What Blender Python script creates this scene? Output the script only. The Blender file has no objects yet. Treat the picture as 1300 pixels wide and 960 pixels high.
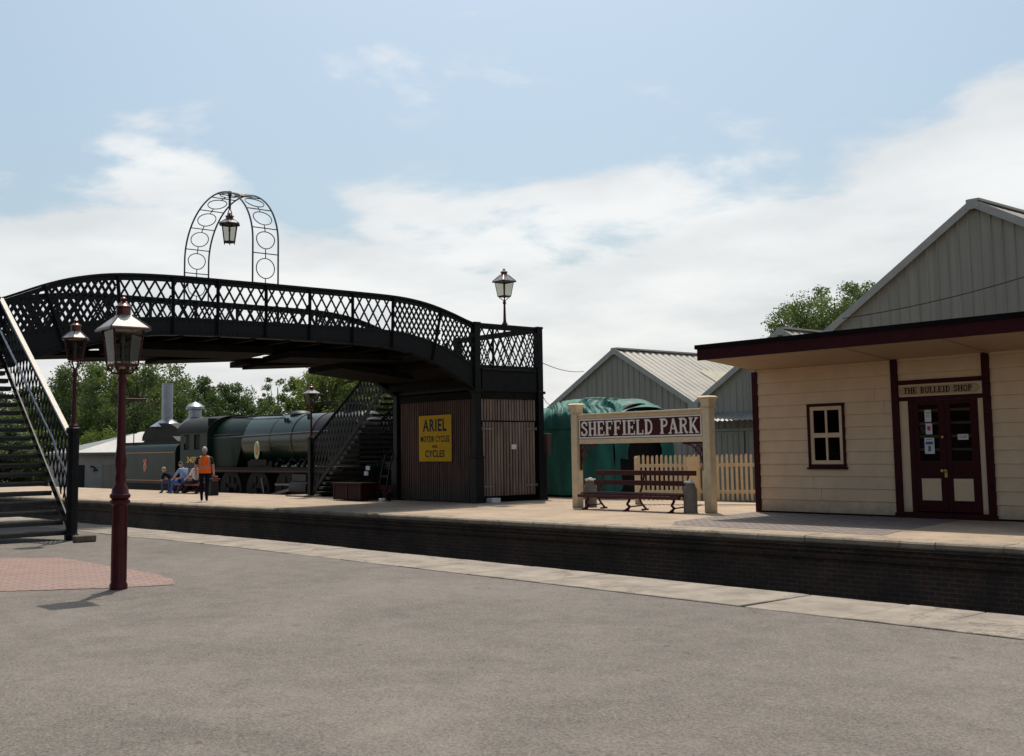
import bpy, bmesh, math, random
from mathutils import Vector, Matrix
import numpy as np
R = math.radians
random.seed(7)
SC = bpy.context.scene
COL = SC.collection

# ------------------------------------------------------------------ camera
EYE = 1.48
yaw, pit, roll = 0.712466, 0.0957632, -0.0150382
F = Vector((-math.cos(yaw)*math.cos(pit), math.sin(yaw)*math.cos(pit), math.sin(pit)))
RT = F.cross(Vector((0, 0, 1))).normalized()
UP = RT.cross(F)
R2 = math.cos(roll)*RT + math.sin(roll)*UP
U2 = -math.sin(roll)*RT + math.cos(roll)*UP
cd = bpy.data.cameras.new('camera')
cam = bpy.data.objects.new('camera', cd)
COL.objects.link(cam)
M = Matrix((R2, U2, -F)).transposed().to_4x4()
M.translation = Vector((0, 0, EYE))
cam.matrix_world = M
cd.sensor_width = 36
cd.lens = 36*1427.42/1300
cd.shift_y = -45/1300
cd.clip_start = 0.1
cd.clip_end = 3000
SC.camera = cam

# ------------------------------------------------------------------ world, sun, exposure
SUN = Vector((-.34, .31, 1)).normalized()
w = bpy.data.worlds.new('World')
SC.world = w
w.use_nodes = True
nt = w.node_tree
nt.nodes.clear()
def N(t, kind, **kw):
    n = t.nodes.new(kind)
    for k, v in kw.items():
        setattr(n, k, v)
    return n
def L(t, a, b): t.links.new(a, b)
def mth(t, op, a, b=None, clamp=False):
    n = N(t, 'ShaderNodeMath', operation=op, use_clamp=clamp)
    for i, v in enumerate((a, b)):
        if v is None: continue
        if isinstance(v, (int, float)): n.inputs[i].default_value = v
        else: L(t, v, n.inputs[i])
    return n.outputs[0]
CLOUD_W = 3.1
out = N(nt, 'ShaderNodeOutputWorld')
bg = N(nt, 'ShaderNodeBackground')
bg.inputs['Strength'].default_value = 0.135
L(nt, bg.outputs[0], out.inputs[0])
sky = N(nt, 'ShaderNodeTexSky', sky_type='NISHITA', sun_disc=False)
sky.sun_elevation = math.asin(SUN.z)
sky.sun_rotation = math.atan2(SUN.x, SUN.y)
sky.dust_density = 4.2
sky.air_density = 1.0
tc = N(nt, 'ShaderNodeTexCoord')
sep = N(nt, 'ShaderNodeSeparateXYZ')
L(nt, tc.outputs['Generated'], sep.inputs[0])
zc = mth(nt, 'ADD', mth(nt, 'MAXIMUM', sep.outputs[2], 0.0), 0.16)
cx = mth(nt, 'DIVIDE', sep.outputs[0], zc)
cy = mth(nt, 'DIVIDE', sep.outputs[1], zc)
cmb = N(nt, 'ShaderNodeCombineXYZ')
L(nt, cx, cmb.inputs[0]); L(nt, cy, cmb.inputs[1]); cmb.inputs[2].default_value = CLOUD_W
n1 = N(nt, 'ShaderNodeTexNoise'); n1.inputs['Scale'].default_value = 2.0
n1.inputs['Detail'].default_value = 9; n1.inputs['Roughness'].default_value = .56
n1.inputs['Distortion'].default_value = .25
L(nt, cmb.outputs[0], n1.inputs['Vector'])
# the cloud bank lies low and rises to the right (toward +Y)
lat = mth(nt, 'ADD', mth(nt, 'MULTIPLY', sep.outputs[0], .65), mth(nt, 'MULTIPLY', sep.outputs[1], .76))  # right-ness
edge = mth(nt, 'ADD', mth(nt, 'MULTIPLY', mth(nt, 'MAXIMUM', lat, -.1), .13), .225)
rel = mth(nt, 'SUBTRACT', edge, sep.outputs[2])
bias = mth(nt, 'MAXIMUM', mth(nt, 'MINIMUM', mth(nt, 'MULTIPLY', rel, 3.0), .30), -.085)
# separate drifting clouds above the bank: (direction, cosine radius, amount)
for d_, c_, a_ in (((-.793, .552, .256), math.cos(R(6)), .13), ((-.883, .383, .271), math.cos(R(4.5)), .12), ((-.924, .321, .19), math.cos(R(5.5)), .08), ((-.403, .867, .292), math.cos(R(3)), .09)):
    vd = N(nt, 'ShaderNodeVectorMath', operation='DOT_PRODUCT'); L(nt, tc.outputs['Generated'], vd.inputs[0]); vd.inputs[1].default_value = Vector(d_).normalized()
    m0 = N(nt, 'ShaderNodeMapRange', interpolation_type='SMOOTHSTEP'); m0.inputs['From Min'].default_value = c_; m0.inputs['From Max'].default_value = 1.0
    L(nt, vd.outputs['Value'], m0.inputs['Value']); bias = mth(nt, 'ADD', bias, mth(nt, 'MULTIPLY', m0.outputs[0], a_))
cv = mth(nt, 'ADD', n1.outputs['Fac'], bias)
mr = N(nt, 'ShaderNodeMapRange', interpolation_type='SMOOTHSTEP')
mr.inputs['From Min'].default_value = .46; mr.inputs['From Max'].default_value = .63
L(nt, cv, mr.inputs['Value'])
n2 = N(nt, 'ShaderNodeTexNoise'); n2.inputs['Scale'].default_value = 1.9
n2.inputs['Detail'].default_value = 6
L(nt, cmb.outputs[0], n2.inputs['Vector'])
cr = N(nt, 'ShaderNodeValToRGB')
cr.color_ramp.elements[0].position = .35; cr.color_ramp.elements[0].color = (5.6, 5.75, 5.85, 1)
cr.color_ramp.elements[1].position = .62; cr.color_ramp.elements[1].color = (7.2, 7.2, 7.1, 1)
L(nt, n2.outputs['Fac'], cr.inputs[0])
tint = N(nt, 'ShaderNodeMix', data_type='RGBA', blend_type='MULTIPLY')
tint.inputs[0].default_value = 1
L(nt, sky.outputs[0], tint.inputs[6]); tint.inputs[7].default_value = (.90, 1.0, .97, 1)
mx = N(nt, 'ShaderNodeMix', data_type='RGBA')
L(nt, mth(nt, 'MULTIPLY', mr.outputs[0], .86), mx.inputs[0])
L(nt, tint.outputs[2], mx.inputs[6]); L(nt, cr.outputs[0], mx.inputs[7])
L(nt, mx.outputs[2], bg.inputs['Color'])

sd = bpy.data.lights.new('sun', 'SUN')
sd.energy = 4.0; sd.angle = R(.6); sd.color = (1, .93, .83)
so = bpy.data.objects.new('sun', sd); COL.objects.link(so)
so.rotation_euler = SUN.to_track_quat('Z', 'Y').to_euler()
so.location = (0, 0, 60)
vs = SC.view_settings
vs.view_transform = 'Standard'; vs.look = 'None'; vs.gamma = 1; vs.exposure = 0.0
vs.use_curve_mapping = False
try:
    SC.cycles.max_bounces = 6
    SC.cycles.transparent_max_bounces = 12
except Exception: pass

# ------------------------------------------------------------------ materials
def mat(name, col, rough=.6, metal=0, var=.15, vscale=3.0, bump=0.0, bscale=40.0, col2=None, spec=.5, stretch=(1, 1, 1), detail=6, coat=0, trans=0):
    m = bpy.data.materials.new(name); m.use_nodes = True
    t = m.node_tree; b = t.nodes['Principled BSDF']
    b.inputs['Roughness'].default_value = rough
    b.inputs['Metallic'].default_value = metal
    b.inputs['Specular IOR Level'].default_value = spec
    b.inputs['Coat Weight'].default_value = coat
    tc = N(t, 'ShaderNodeTexCoord'); mp = N(t, 'ShaderNodeMapping')
    mp.inputs['Scale'].default_value = stretch
    L(t, tc.outputs['Object'], mp.inputs[0])
    nz = N(t, 'ShaderNodeTexNoise'); nz.inputs['Scale'].default_value = vscale
    nz.inputs['Detail'].default_value = detail; nz.inputs['Roughness'].default_value = .62
    L(t, mp.outputs[0], nz.inputs[0])
    ramp = N(t, 'ShaderNodeValToRGB')
    c2 = col2 or tuple(c*(1+var) for c in col)
    c1 = col if col2 else tuple(c*(1-var) for c in col)
    ramp.color_ramp.elements[0].position = .34; ramp.color_ramp.elements[1].position = .66
    ramp.color_ramp.elements[0].color = (*c1, 1); ramp.color_ramp.elements[1].color = (*c2, 1)
    L(t, nz.outputs['Fac'], ramp.inputs[0]); L(t, ramp.outputs[0], b.inputs['Base Color'])
    rr = mth(t, 'ADD', mth(t, 'MULTIPLY', nz.outputs['Fac'], .25), rough-.12, clamp=True)
    L(t, rr, b.inputs['Roughness'])
    if bump:
        bn = N(t, 'ShaderNodeTexNoise'); bn.inputs['Scale'].default_value = bscale; bn.inputs['Detail'].default_value = 4
        L(t, mp.outputs[0], bn.inputs[0])
        bp = N(t, 'ShaderNodeBump'); bp.inputs['Strength'].default_value = bump; bp.inputs['Distance'].default_value = .02
        L(t, bn.outputs['Fac'], bp.inputs['Height']); L(t, bp.outputs[0], b.inputs['Normal'])
    m['ramp'] = ramp.name
    return m

def leafmat(name, c1, c2):
    m = bpy.data.materials.new(name); m.use_nodes = True
    t = m.node_tree; t.nodes.clear()
    o = N(t, 'ShaderNodeOutputMaterial'); d = N(t, 'ShaderNodeBsdfDiffuse'); tr = N(t, 'ShaderNodeBsdfTranslucent')
    g = N(t, 'ShaderNodeBsdfGlossy'); g.inputs['Roughness'].default_value = .5
    mix = N(t, 'ShaderNodeMixShader'); mix.inputs[0].default_value = .42
    mix2 = N(t, 'ShaderNodeMixShader'); mix2.inputs[0].default_value = .04
    tc = N(t, 'ShaderNodeTexCoord'); nz = N(t, 'ShaderNodeTexNoise')
    nz.inputs['Scale'].default_value = .55; nz.inputs['Detail'].default_value = 7; nz.inputs['Roughness'].default_value = .7
    L(t, tc.outputs['Object'], nz.inputs[0])
    oi = N(t, 'ShaderNodeObjectInfo')
    f = mth(t, 'ADD', nz.outputs['Fac'], mth(t, 'MULTIPLY', mth(t, 'SUBTRACT', oi.outputs['Random'], .5), .18))
    r = N(t, 'ShaderNodeValToRGB')
    r.color_ramp.elements[0].position = .35; r.color_ramp.elements[1].position = .65
    r.color_ramp.elements[0].color = (*c1, 1); r.color_ramp.elements[1].color = (*c2, 1)
    L(t, f, r.inputs[0]); L(t, r.outputs[0], d.inputs[0])
    bc = N(t, 'ShaderNodeMix', data_type='RGBA', blend_type='MULTIPLY'); bc.inputs[0].default_value = 1
    bc.inputs[7].default_value = (1.12, 1.22, .65, 1)
    L(t, r.outputs[0], bc.inputs[6]); L(t, bc.outputs[2], tr.inputs[0])
    L(t, d.outputs[0], mix.inputs[1]); L(t, tr.outputs[0], mix.inputs[2])
    L(t, mix.outputs[0], mix2.inputs[1]); L(t, g.outputs[0], mix2.inputs[2]); L(t, mix2.outputs[0], o.inputs[0])
    return m

def glassmat(name, tint=(.8, .86, .86), glossy=.25):
    m = bpy.data.materials.new(name); m.use_nodes = True
    t = m.node_tree; t.nodes.clear()
    o = N(t, 'ShaderNodeOutputMaterial'); a = N(t, 'ShaderNodeBsdfTransparent'); g = N(t, 'ShaderNodeBsdfGlossy')
    a.inputs[0].default_value = (*tint, 1); g.inputs['Roughness'].default_value = .06
    fr = N(t, 'ShaderNodeLayerWeight'); fr.inputs[0].default_value = .5
    fc_ = mth(t, 'ADD', .035, mth(t, 'MULTIPLY', mth(t, 'POWER', fr.outputs['Facing'], 4.0), .5))
    mix = N(t, 'ShaderNodeMixShader')
    L(t, mth(t, 'ADD', fc_, glossy*.4, clamp=True), mix.inputs[0])
    L(t, a.outputs[0], mix.inputs[1]); L(t, g.outputs[0], mix.inputs[2]); L(t, mix.outputs[0], o.inputs[0])
    return m

def brickmat(name, c1, c2, mortar, scale=1.0, bw=.225, bh=.075, mort=.008, plane='XZ', dirt=None, bump=.5, dirt_amt=.6):
    m = bpy.data.materials.new(name); m.use_nodes = True
    t = m.node_tree; b = t.nodes['Principled BSDF']; b.inputs['Roughness'].default_value = .85
    tc = N(t, 'ShaderNodeTexCoord'); sp = N(t, 'ShaderNodeSeparateXYZ'); cm = N(t, 'ShaderNodeCombineXYZ')
    L(t, tc.outputs['Object'], sp.inputs[0])
    ax = {'XZ': (0, 2), 'XY': (0, 1), 'YX': (1, 0)}[plane]
    L(t, sp.outputs[ax[0]], cm.inputs[0]); L(t, sp.outputs[ax[1]], cm.inputs[1])
    br = N(t, 'ShaderNodeTexBrick')
    br.inputs['Scale'].default_value = 1
    br.inputs['Brick Width'].default_value = bw; br.inputs['Row Height'].default_value = bh
    br.inputs['Mortar Size'].default_value = mort; br.inputs['Mortar Smooth'].default_value = .2
    br.inputs['Color1'].default_value = (*c1, 1); br.inputs['Color2'].default_value = (*c2, 1); br.inputs['Mortar'].default_value = (*mortar, 1)
    L(t, cm.outputs[0], br.inputs['Vector'])
    nz = N(t, 'ShaderNodeTexNoise'); nz.inputs['Scale'].default_value = .9; nz.inputs['Detail'].default_value = 8
    nz.inputs['Roughness'].default_value = .7
    L(t, tc.outputs['Object'], nz.inputs[0])
    r = N(t, 'ShaderNodeMapRange'); r.inputs['From Min'].default_value = .38; r.inputs['From Max'].default_value = .62
    L(t, nz.outputs['Fac'], r.inputs['Value'])
    mx = N(t, 'ShaderNodeMix', data_type='RGBA')
    L(t, mth(t, 'MULTIPLY', r.outputs[0], dirt_amt), mx.inputs[0]); L(t, br.outputs['Color'], mx.inputs[6])
    mx.inputs[7].default_value = (*(dirt or mortar), 1)
    L(t, mx.outputs[2], b.inputs['Base Color'])
    bp = N(t, 'ShaderNodeBump'); bp.inputs['Strength'].default_value = bump; bp.inputs['Distance'].default_value = .01
    L(t, mth(t, 'SUBTRACT', 1.0, br.outputs['Fac']), bp.inputs['Height']); L(t, bp.outputs[0], b.inputs['Normal'])
    return m

def asphaltmat():
    m = bpy.data.materials.new('asphalt'); m.use_nodes = True
    t = m.node_tree; b = t.nodes['Principled BSDF']; b.inputs['Roughness'].default_value = .9
    b.inputs['Specular IOR Level'].default_value = .25
    tc = N(t, 'ShaderNodeTexCoord')
    def nz(s, d, r=.6, dist=0):
        n = N(t, 'ShaderNodeTexNoise'); n.inputs['Scale'].default_value = s; n.inputs['Detail'].default_value = d
        n.inputs['Roughness'].default_value = r; n.inputs['Distortion'].default_value = dist
        L(t, tc.outputs['Object'], n.inputs[0]); return n.outputs['Fac']
    big = nz(.45, 5, .6, .6); mid = nz(3.2, 6, .7); fine = nz(42, 6, .85)
    vo = N(t, 'ShaderNodeTexVoronoi'); vo.inputs['Scale'].default_value = 75
    L(t, tc.outputs['Object'], vo.inputs[0])
    vs_ = N(t, 'ShaderNodeSeparateColor'); L(t, vo.outputs['Color'], vs_.inputs[0])
    chip = mth(t, 'MULTIPLY', mth(t, 'SUBTRACT', vs_.outputs[0], .5), .10)
    v = mth(t, 'ADD', mth(t, 'MULTIPLY', big, .22), mth(t, 'MULTIPLY', mid, .2))
    v = mth(t, 'ADD', v, mth(t, 'MULTIPLY', fine, .5))
    v = mth(t, 'ADD', v, mth(t, 'MULTIPLY', vo.outputs['Distance'], .15)); v = mth(t, 'ADD', v, chip)
    r = N(t, 'ShaderNodeValToRGB')
    e = r.color_ramp.elements
    e[0].position = .40; e[0].color = (.068, .058, .050, 1)
    e[1].position = .70; e[1].color = (.236, .207, .180, 1)
    L(t, v, r.inputs[0])
    st = nz(.9, 7, .72, 1.5)
    sr = N(t, 'ShaderNodeMapRange'); sr.inputs['From Min'].default_value = .60; sr.inputs['From Max'].default_value = .72
    L(t, st, sr.inputs['Value'])
    mx = N(t, 'ShaderNodeMix', data_type='RGBA', blend_type='MULTIPLY')
    L(t, mth(t, 'MULTIPLY', sr.outputs[0], .7), mx.inputs[0]); L(t, r.outputs[0], mx.inputs[6]); mx.inputs[7].default_value = (.68, .67, .66, 1)
    cv_ = N(t, 'ShaderNodeTexVoronoi', feature='DISTANCE_TO_EDGE'); cv_.inputs['Scale'].default_value = .42
    wp = N(t, 'ShaderNodeTexNoise'); wp.inputs['Scale'].default_value = 1.8; wp.inputs['Detail'].default_value = 8; wp.inputs['Roughness'].default_value = .75
    L(t, tc.outputs['Object'], wp.inputs[0])
    va = N(t, 'ShaderNodeMix', data_type='RGBA', blend_type='LINEAR_LIGHT'); va.inputs[0].default_value = .55
    L(t, tc.outputs['Object'], va.inputs[6]); L(t, wp.outputs['Color'], va.inputs[7]); L(t, va.outputs[2], cv_.inputs['Vector'])
    ck = N(t, 'ShaderNodeMapRange'); ck.inputs['From Min'].default_value = .004; ck.inputs['From Max'].default_value = .0
    L(t, cv_.outputs['Distance'], ck.inputs['Value'])
    msk = N(t, 'ShaderNodeMapRange'); msk.inputs['From Min'].default_value = .52; msk.inputs['From Max'].default_value = .6
    L(t, nz(.33, 4), msk.inputs['Value'])
    spk = N(t, 'ShaderNodeMapRange'); spk.inputs['From Min'].default_value = .70; spk.inputs['From Max'].default_value = .74
    L(t, nz(7, 2, .5), spk.inputs['Value'])
    dk = mth(t, 'MAXIMUM', mth(t, 'MULTIPLY', mth(t, 'MULTIPLY', ck.outputs[0], msk.outputs[0]), .6), mth(t, 'MULTIPLY', spk.outputs[0], .45))
    m3 = N(t, 'ShaderNodeMix', data_type='RGBA'); L(t, dk, m3.inputs[0]); L(t, mx.outputs[2], m3.inputs[6]); m3.inputs[7].default_value = (.04, .034, .03, 1)
    L(t, m3.outputs[2], b.inputs['Base Color'])
    bp = N(t, 'ShaderNodeBump'); bp.inputs['Strength'].default_value = .55; bp.inputs['Distance'].default_value = .006
    L(t, mth(t, 'ADD', fine, vo.outputs['Distance']), bp.inputs['Height']); L(t, bp.outputs[0], b.inputs['Normal'])
    return m

M_ = {}
M_['asphalt'] = asphaltmat()
M_['slab'] = mat('pale_slab', (.245, .208, .17), .85, var=.28, vscale=2.4, bump=.35, bscale=60, detail=9, spec=.2)
M_['plat'] = mat('platform_tarmac', (.34, .26, .19), .88, var=.2, vscale=.9, bump=.3, bscale=70, detail=9, spec=.2)
M_['coping'] = mat('coping_stone', (.28, .225, .17), .85, var=.28, vscale=2.2, bump=.5, bscale=25, spec=.2)
M_['wallbrick'] = brickmat('sooty_brick', (.085, .034, .022), (.045, .024, .018), (.12, .085, .065), dirt=(.013, .011, .009), dirt_amt=.8)
M_['pavebrick'] = brickmat('brick_paving', (.29, .165, .13), (.20, .125, .105), (.08, .06, .05), bw=.225, bh=.11, mort=.011, plane='YX', dirt=(.2, .14, .12), dirt_amt=.45, bump=.3)
M_['cobble'] = brickmat('block_paving', (.17, .13, .115), (.27, .215, .185), (.045, .037, .032), bw=.21, bh=.11, mort=.014, plane='XY', dirt=(.12, .1, .09), dirt_amt=.4, bump=.5)
M_['gravel'] = mat('ballast', (.09, .08, .07), .95, var=.6, vscale=18, bump=1, bscale=30)
M_['grass'] = mat('rough_grass', (.05, .075, .025), .95, var=.5, vscale=3, bump=.6, bscale=12)
M_['black'] = mat('black_paint', (.006, .0065, .007), .5, var=.35, vscale=6, bump=.12, bscale=20, spec=.16)
M_['tar'] = mat('tarred_timber', (.009, .008, .0065), .8, var=.5, vscale=4, bump=.5, bscale=18, spec=.1)
M_['cast'] = mat('blackened_steel', (.02, .02, .021), .4, var=.4, vscale=8, bump=.15, bscale=25)
M_['cap'] = mat('weathered_handrail', (.66, .59, .51), .7, var=.15, vscale=9, bump=.3, bscale=40)
M_['tread'] = mat('worn_tread', (.022, .02, .018), .6, var=.6, vscale=7, bump=.4, bscale=30)
M_['nosing'] = mat('worn_nosing', (.06, .055, .05), .55, var=.4, vscale=12)
M_['maroon'] = mat('maroon_paint', (.055, .006, .008), .42, var=.25, vscale=9, bump=.08, bscale=30, spec=.22)
M_['shopmaroon'] = mat('dark_maroon_paint', (.034, .0035, .005), .5, var=.25, vscale=7, bump=.08, bscale=40, spec=.12)
M_['cream'] = mat('cream_paint', (.59, .43, .27), .6, var=.07, vscale=2.4, bump=.08, bscale=35)
M_['creamfence'] = mat('cream_fence_paint', (.60, .48, .31), .6, var=.1, vscale=7, bump=.15, bscale=40)
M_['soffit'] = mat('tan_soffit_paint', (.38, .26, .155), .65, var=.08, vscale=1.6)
M_['felt'] = mat('roofing_felt', (.007, .007, .008), .9, var=.4, vscale=14, bump=.3, bscale=60, spec=.06)
M_['redboard'] = mat('weathered_red_board', (.095, .052, .04), .85, var=.4, vscale=2.2, bump=.35, bscale=22, stretch=(1, 1, .3))
M_['doorwood'] = mat('bare_grey_plank', (.16, .115, .088), .85, var=.4, vscale=3.2, bump=.5, bscale=26, stretch=(2, 2, .25))
M_['joint'] = mat('board_gap', (.006, .005, .004), .95, spec=.05)
M_['yellow'] = mat('yellow_enamel', (.56, .33, .008), .55, var=.1, vscale=4, spec=.08)
M_['navy'] = mat('navy_enamel', (.007, .007, .012), .5, spec=.15)
M_['signmaroon'] = mat('sign_maroon', (.055, .009, .007), .5, var=.12, spec=.15)
M_['white'] = mat('white_enamel', (.72, .68, .62), .5, var=.05)
M_['paper'] = mat('paper', (.55, .56, .56), .8, var=.06, vscale=12)
M_['blueink'] = mat('blue_print', (.06, .1, .25), .8)
M_['redink'] = mat('red_print', (.4, .05, .05), .8)
M_['greyink'] = mat('grey_print', (.12, .12, .12), .8)
M_['brass'] = mat('brass', (.5, .34, .12), .35, metal=1, var=.1)
M_['zinc'] = mat('galvanised', (.15, .135, .115), .6, metal=.2, var=.25, vscale=5, bump=.2, bscale=18)
M_['zinclid'] = mat('polished_lid', (.55, .54, .5), .3, metal=.8, var=.15)
M_['steel'] = mat('galvanised_flue', (.25, .27, .3), .38, metal=.7, var=.15, vscale=4)
M_['copper'] = mat('lantern_top', (.075, .022, .015), .3, metal=.6, var=.3, vscale=9)
M_['lampglass'] = glassmat('lantern_glass', (.60, .60, .55), 0)
M_['frost'] = mat('enamel_glass_roof', (.2, .195, .195), .35, var=.3, vscale=9, coat=.2)
M_['glass'] = glassmat('window_glass', (.3, .32, .32), .02)
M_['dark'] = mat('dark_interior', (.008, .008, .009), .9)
M_['shed'] = mat('grey_cladding', (.29, .265, .215), .7, var=.13, vscale=1.2, bump=.05, spec=.2, stretch=(3, 3, .12))
M_['shedtrim'] = mat('pale_cladding_trim', (.34, .32, .28), .6, var=.1)
M_['shedroof'] = mat('corrugated_roof', (.24, .215, .18), .55, var=.28, vscale=.9, bump=.1)
M_['rooflight'] = mat('yellowed_rooflight', (.38, .34, .24), .5, var=.1)
M_['whitewall'] = mat('grey_white_render', (.33, .32, .29), .8, var=.1, vscale=1.2)
M_['paleroof'] = mat('pale_sheet_roof', (.16, .16, .155), .5, var=.15, vscale=1.5)
M_['green'] = mat('locomotive_green', (.008, .026, .016), .3, var=.2, vscale=2, coat=.1, bump=.02, bscale=6, spec=.35)
M_['greenflat'] = mat('locomotive_green_side', (.006, .018, .011), .42, var=.3, vscale=1.5, bump=.05, bscale=3, spec=.14)
M_['smoke'] = mat('smokebox_black', (.016, .017, .019), .5, var=.3, vscale=3, spec=.25)
M_['under'] = mat('oily_black', (.007, .006, .005), .6, var=.6, vscale=6, bump=.2, spec=.15)
M_['motion'] = mat('dull_steel_rod', (.12, .11, .1), .4, metal=.8, var=.3)
M_['tarp'] = mat('teal_tarpaulin', (.018, .115, .092), .6, var=.35, vscale=1.6, bump=.9, bscale=5, spec=.25, stretch=(1.2, 1, .35))
M_['badgegreen'] = mat('badge_green', (.32, .48, .26), .4)
M_['orangebadge'] = mat('badge_orange', (.6, .2, .05), .4)
M_['badgered'] = mat('crest_red', (.35, .03, .03), .4)
M_['gold'] = mat('gold_leaf', (.6, .4, .06), .4)
M_['skin'] = mat('skin', (.46, .26, .19), .6, var=.1, vscale=14)
M_['hiviz'] = mat('orange_fabric', (1.0, .15, .0), .85, var=.12, vscale=9, bump=.3, bscale=14)
M_['reflect'] = mat('reflective_tape', (.30, .29, .27), .5, var=.05)
M_['navycloth'] = mat('navy_cloth', (.008, .01, .022), .9, var=.3, vscale=9, bump=.3, bscale=16, spec=.1)
M_['blackcloth'] = mat('black_cloth', (.012, .012, .013), .85, var=.3, vscale=9, bump=.3, bscale=16)
M_['bluecloth'] = mat('blue_overall', (.03, .1, .36), .85, var=.25, vscale=9, bump=.3, bscale=16)
M_['paleblue'] = mat('pale_blue_shirt', (.25, .32, .5), .85, var=.15, vscale=9, bump=.3, bscale=16)
M_['whitecloth'] = mat('white_shirt', (.62, .62, .68), .85, var=.1, vscale=9, bump=.3, bscale=16)
M_['jeans'] = mat('denim', (.04, .06, .13), .85, var=.2, vscale=9, bump=.3, bscale=16)
M_['shoe'] = mat('shoe_leather', (.014, .012, .011), .5)
M_['greyhair'] = mat('grey_hair', (.42, .4, .37), .8, var=.2, vscale=30)
M_['blondhair'] = mat('sandy_hair', (.28, .2, .12), .8, var=.2, vscale=30)
M_['brownhair'] = mat('brown_hair', (.05, .03, .02), .8, var=.2, vscale=30)
M_['redpaint'] = mat('red_bench_paint', (.16, .02, .018), .5, var=.2)
M_['trunkred'] = mat('dark_red_trunk_paint', (.02, .004, .004), .6, var=.3, spec=.1)
M_['timber'] = mat('old_timber', (.1, .075, .055), .85, var=.35, vscale=5, bump=.5, bscale=20, stretch=(.3, 1, 1))
M_['bark'] = mat('bark', (.07, .055, .04), .9, var=.4, vscale=4, bump=.6, bscale=12)
M_['leafA'] = leafmat('mid_green_leaves', (.06, .092, .03), (.13, .165, .058))
M_['leafB'] = leafmat('dark_green_leaves', (.04, .068, .024), (.09, .125, .042))
M_['leafC'] = leafmat('yellow_green_leaves', (.08, .115, .022), (.16, .19, .045))

def grime(m, height, col, amt):
    t = m.node_tree; b = t.nodes['Principled BSDF']; src = b.inputs['Base Color'].links[0].from_socket
    tc = N(t, 'ShaderNodeTexCoord'); sp = N(t, 'ShaderNodeSeparateXYZ'); L(t, tc.outputs['Object'], sp.inputs[0])
    nz = N(t, 'ShaderNodeTexNoise'); nz.inputs['Scale'].default_value = 5; nz.inputs['Detail'].default_value = 8; nz.inputs['Roughness'].default_value = .7
    L(t, tc.outputs['Object'], nz.inputs[0])
    mr_ = N(t, 'ShaderNodeMapRange'); mr_.inputs['From Min'].default_value = height; mr_.inputs['From Max'].default_value = 0
    L(t, mth(t, 'ADD', sp.outputs[2], mth(t, 'MULTIPLY', mth(t, 'SUBTRACT', nz.outputs['Fac'], .5), height*1.6)), mr_.inputs['Value'])
    mx = N(t, 'ShaderNodeMix', data_type='RGBA'); L(t, mth(t, 'MULTIPLY', mr_.outputs[0], amt), mx.inputs[0]); L(t, src, mx.inputs[6]); mx.inputs[7].default_value = (*col, 1)
    L(t, mx.outputs[2], b.inputs['Base Color'])
def cracks(m, scale=.6, width=.006, col=(.05, .042, .035), lo_=.5):
    t = m.node_tree; b = t.nodes['Principled BSDF']; src = b.inputs['Base Color'].links[0].from_socket
    tc = N(t, 'ShaderNodeTexCoord')
    def nz(sc, d, r=.6):
        n = N(t, 'ShaderNodeTexNoise'); n.inputs['Scale'].default_value = sc; n.inputs['Detail'].default_value = d; n.inputs['Roughness'].default_value = r
        L(t, tc.outputs['Object'], n.inputs[0]); return n
    va = N(t, 'ShaderNodeMix', data_type='RGBA', blend_type='LINEAR_LIGHT'); va.inputs[0].default_value = .3
    L(t, tc.outputs['Object'], va.inputs[6]); L(t, nz(3, 8, .75).outputs['Color'], va.inputs[7])
    vo = N(t, 'ShaderNodeTexVoronoi', feature='DISTANCE_TO_EDGE'); vo.inputs['Scale'].default_value = scale; L(t, va.outputs[2], vo.inputs['Vector'])
    ck = N(t, 'ShaderNodeMapRange'); ck.inputs['From Min'].default_value = width; ck.inputs['From Max'].default_value = 0; L(t, vo.outputs['Distance'], ck.inputs['Value'])
    mk = N(t, 'ShaderNodeMapRange'); mk.inputs['From Min'].default_value = lo_; mk.inputs['From Max'].default_value = lo_+.06; L(t, nz(.7, 3).outputs['Fac'], mk.inputs['Value'])
    st = N(t, 'ShaderNodeMapRange'); st.inputs['From Min'].default_value = .58; st.inputs['From Max'].default_value = .72; L(t, nz(2.2, 9, .75).outputs['Fac'], st.inputs['Value'])
    f = mth(t, 'MAXIMUM', mth(t, 'MULTIPLY', ck.outputs[0], mk.outputs[0]), mth(t, 'MULTIPLY', st.outputs[0], .45))
    mx = N(t, 'ShaderNodeMix', data_type='RGBA'); L(t, mth(t, 'MULTIPLY', f, .75), mx.inputs[0]); L(t, src, mx.inputs[6]); mx.inputs[7].default_value = (*col, 1)
    L(t, mx.outputs[2], b.inputs['Base Color'])
cracks(M_['slab'], .7, .012, (.06, .05, .04), .44)
cracks(M_['coping'], .9, .015, (.045, .038, .03), .42)
cracks(M_['plat'], .35, .006, (.11, .085, .065), .5)
grime(M_['cream'], .32, (.16, .12, .085), .6)
grime(M_['creamfence'], .3, (.16, .12, .085), .6)
grime(M_['redboard'], .7, (.035, .034, .028), .75)
grime(M_['doorwood'], .35, (.06, .045, .035), .6)

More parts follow.
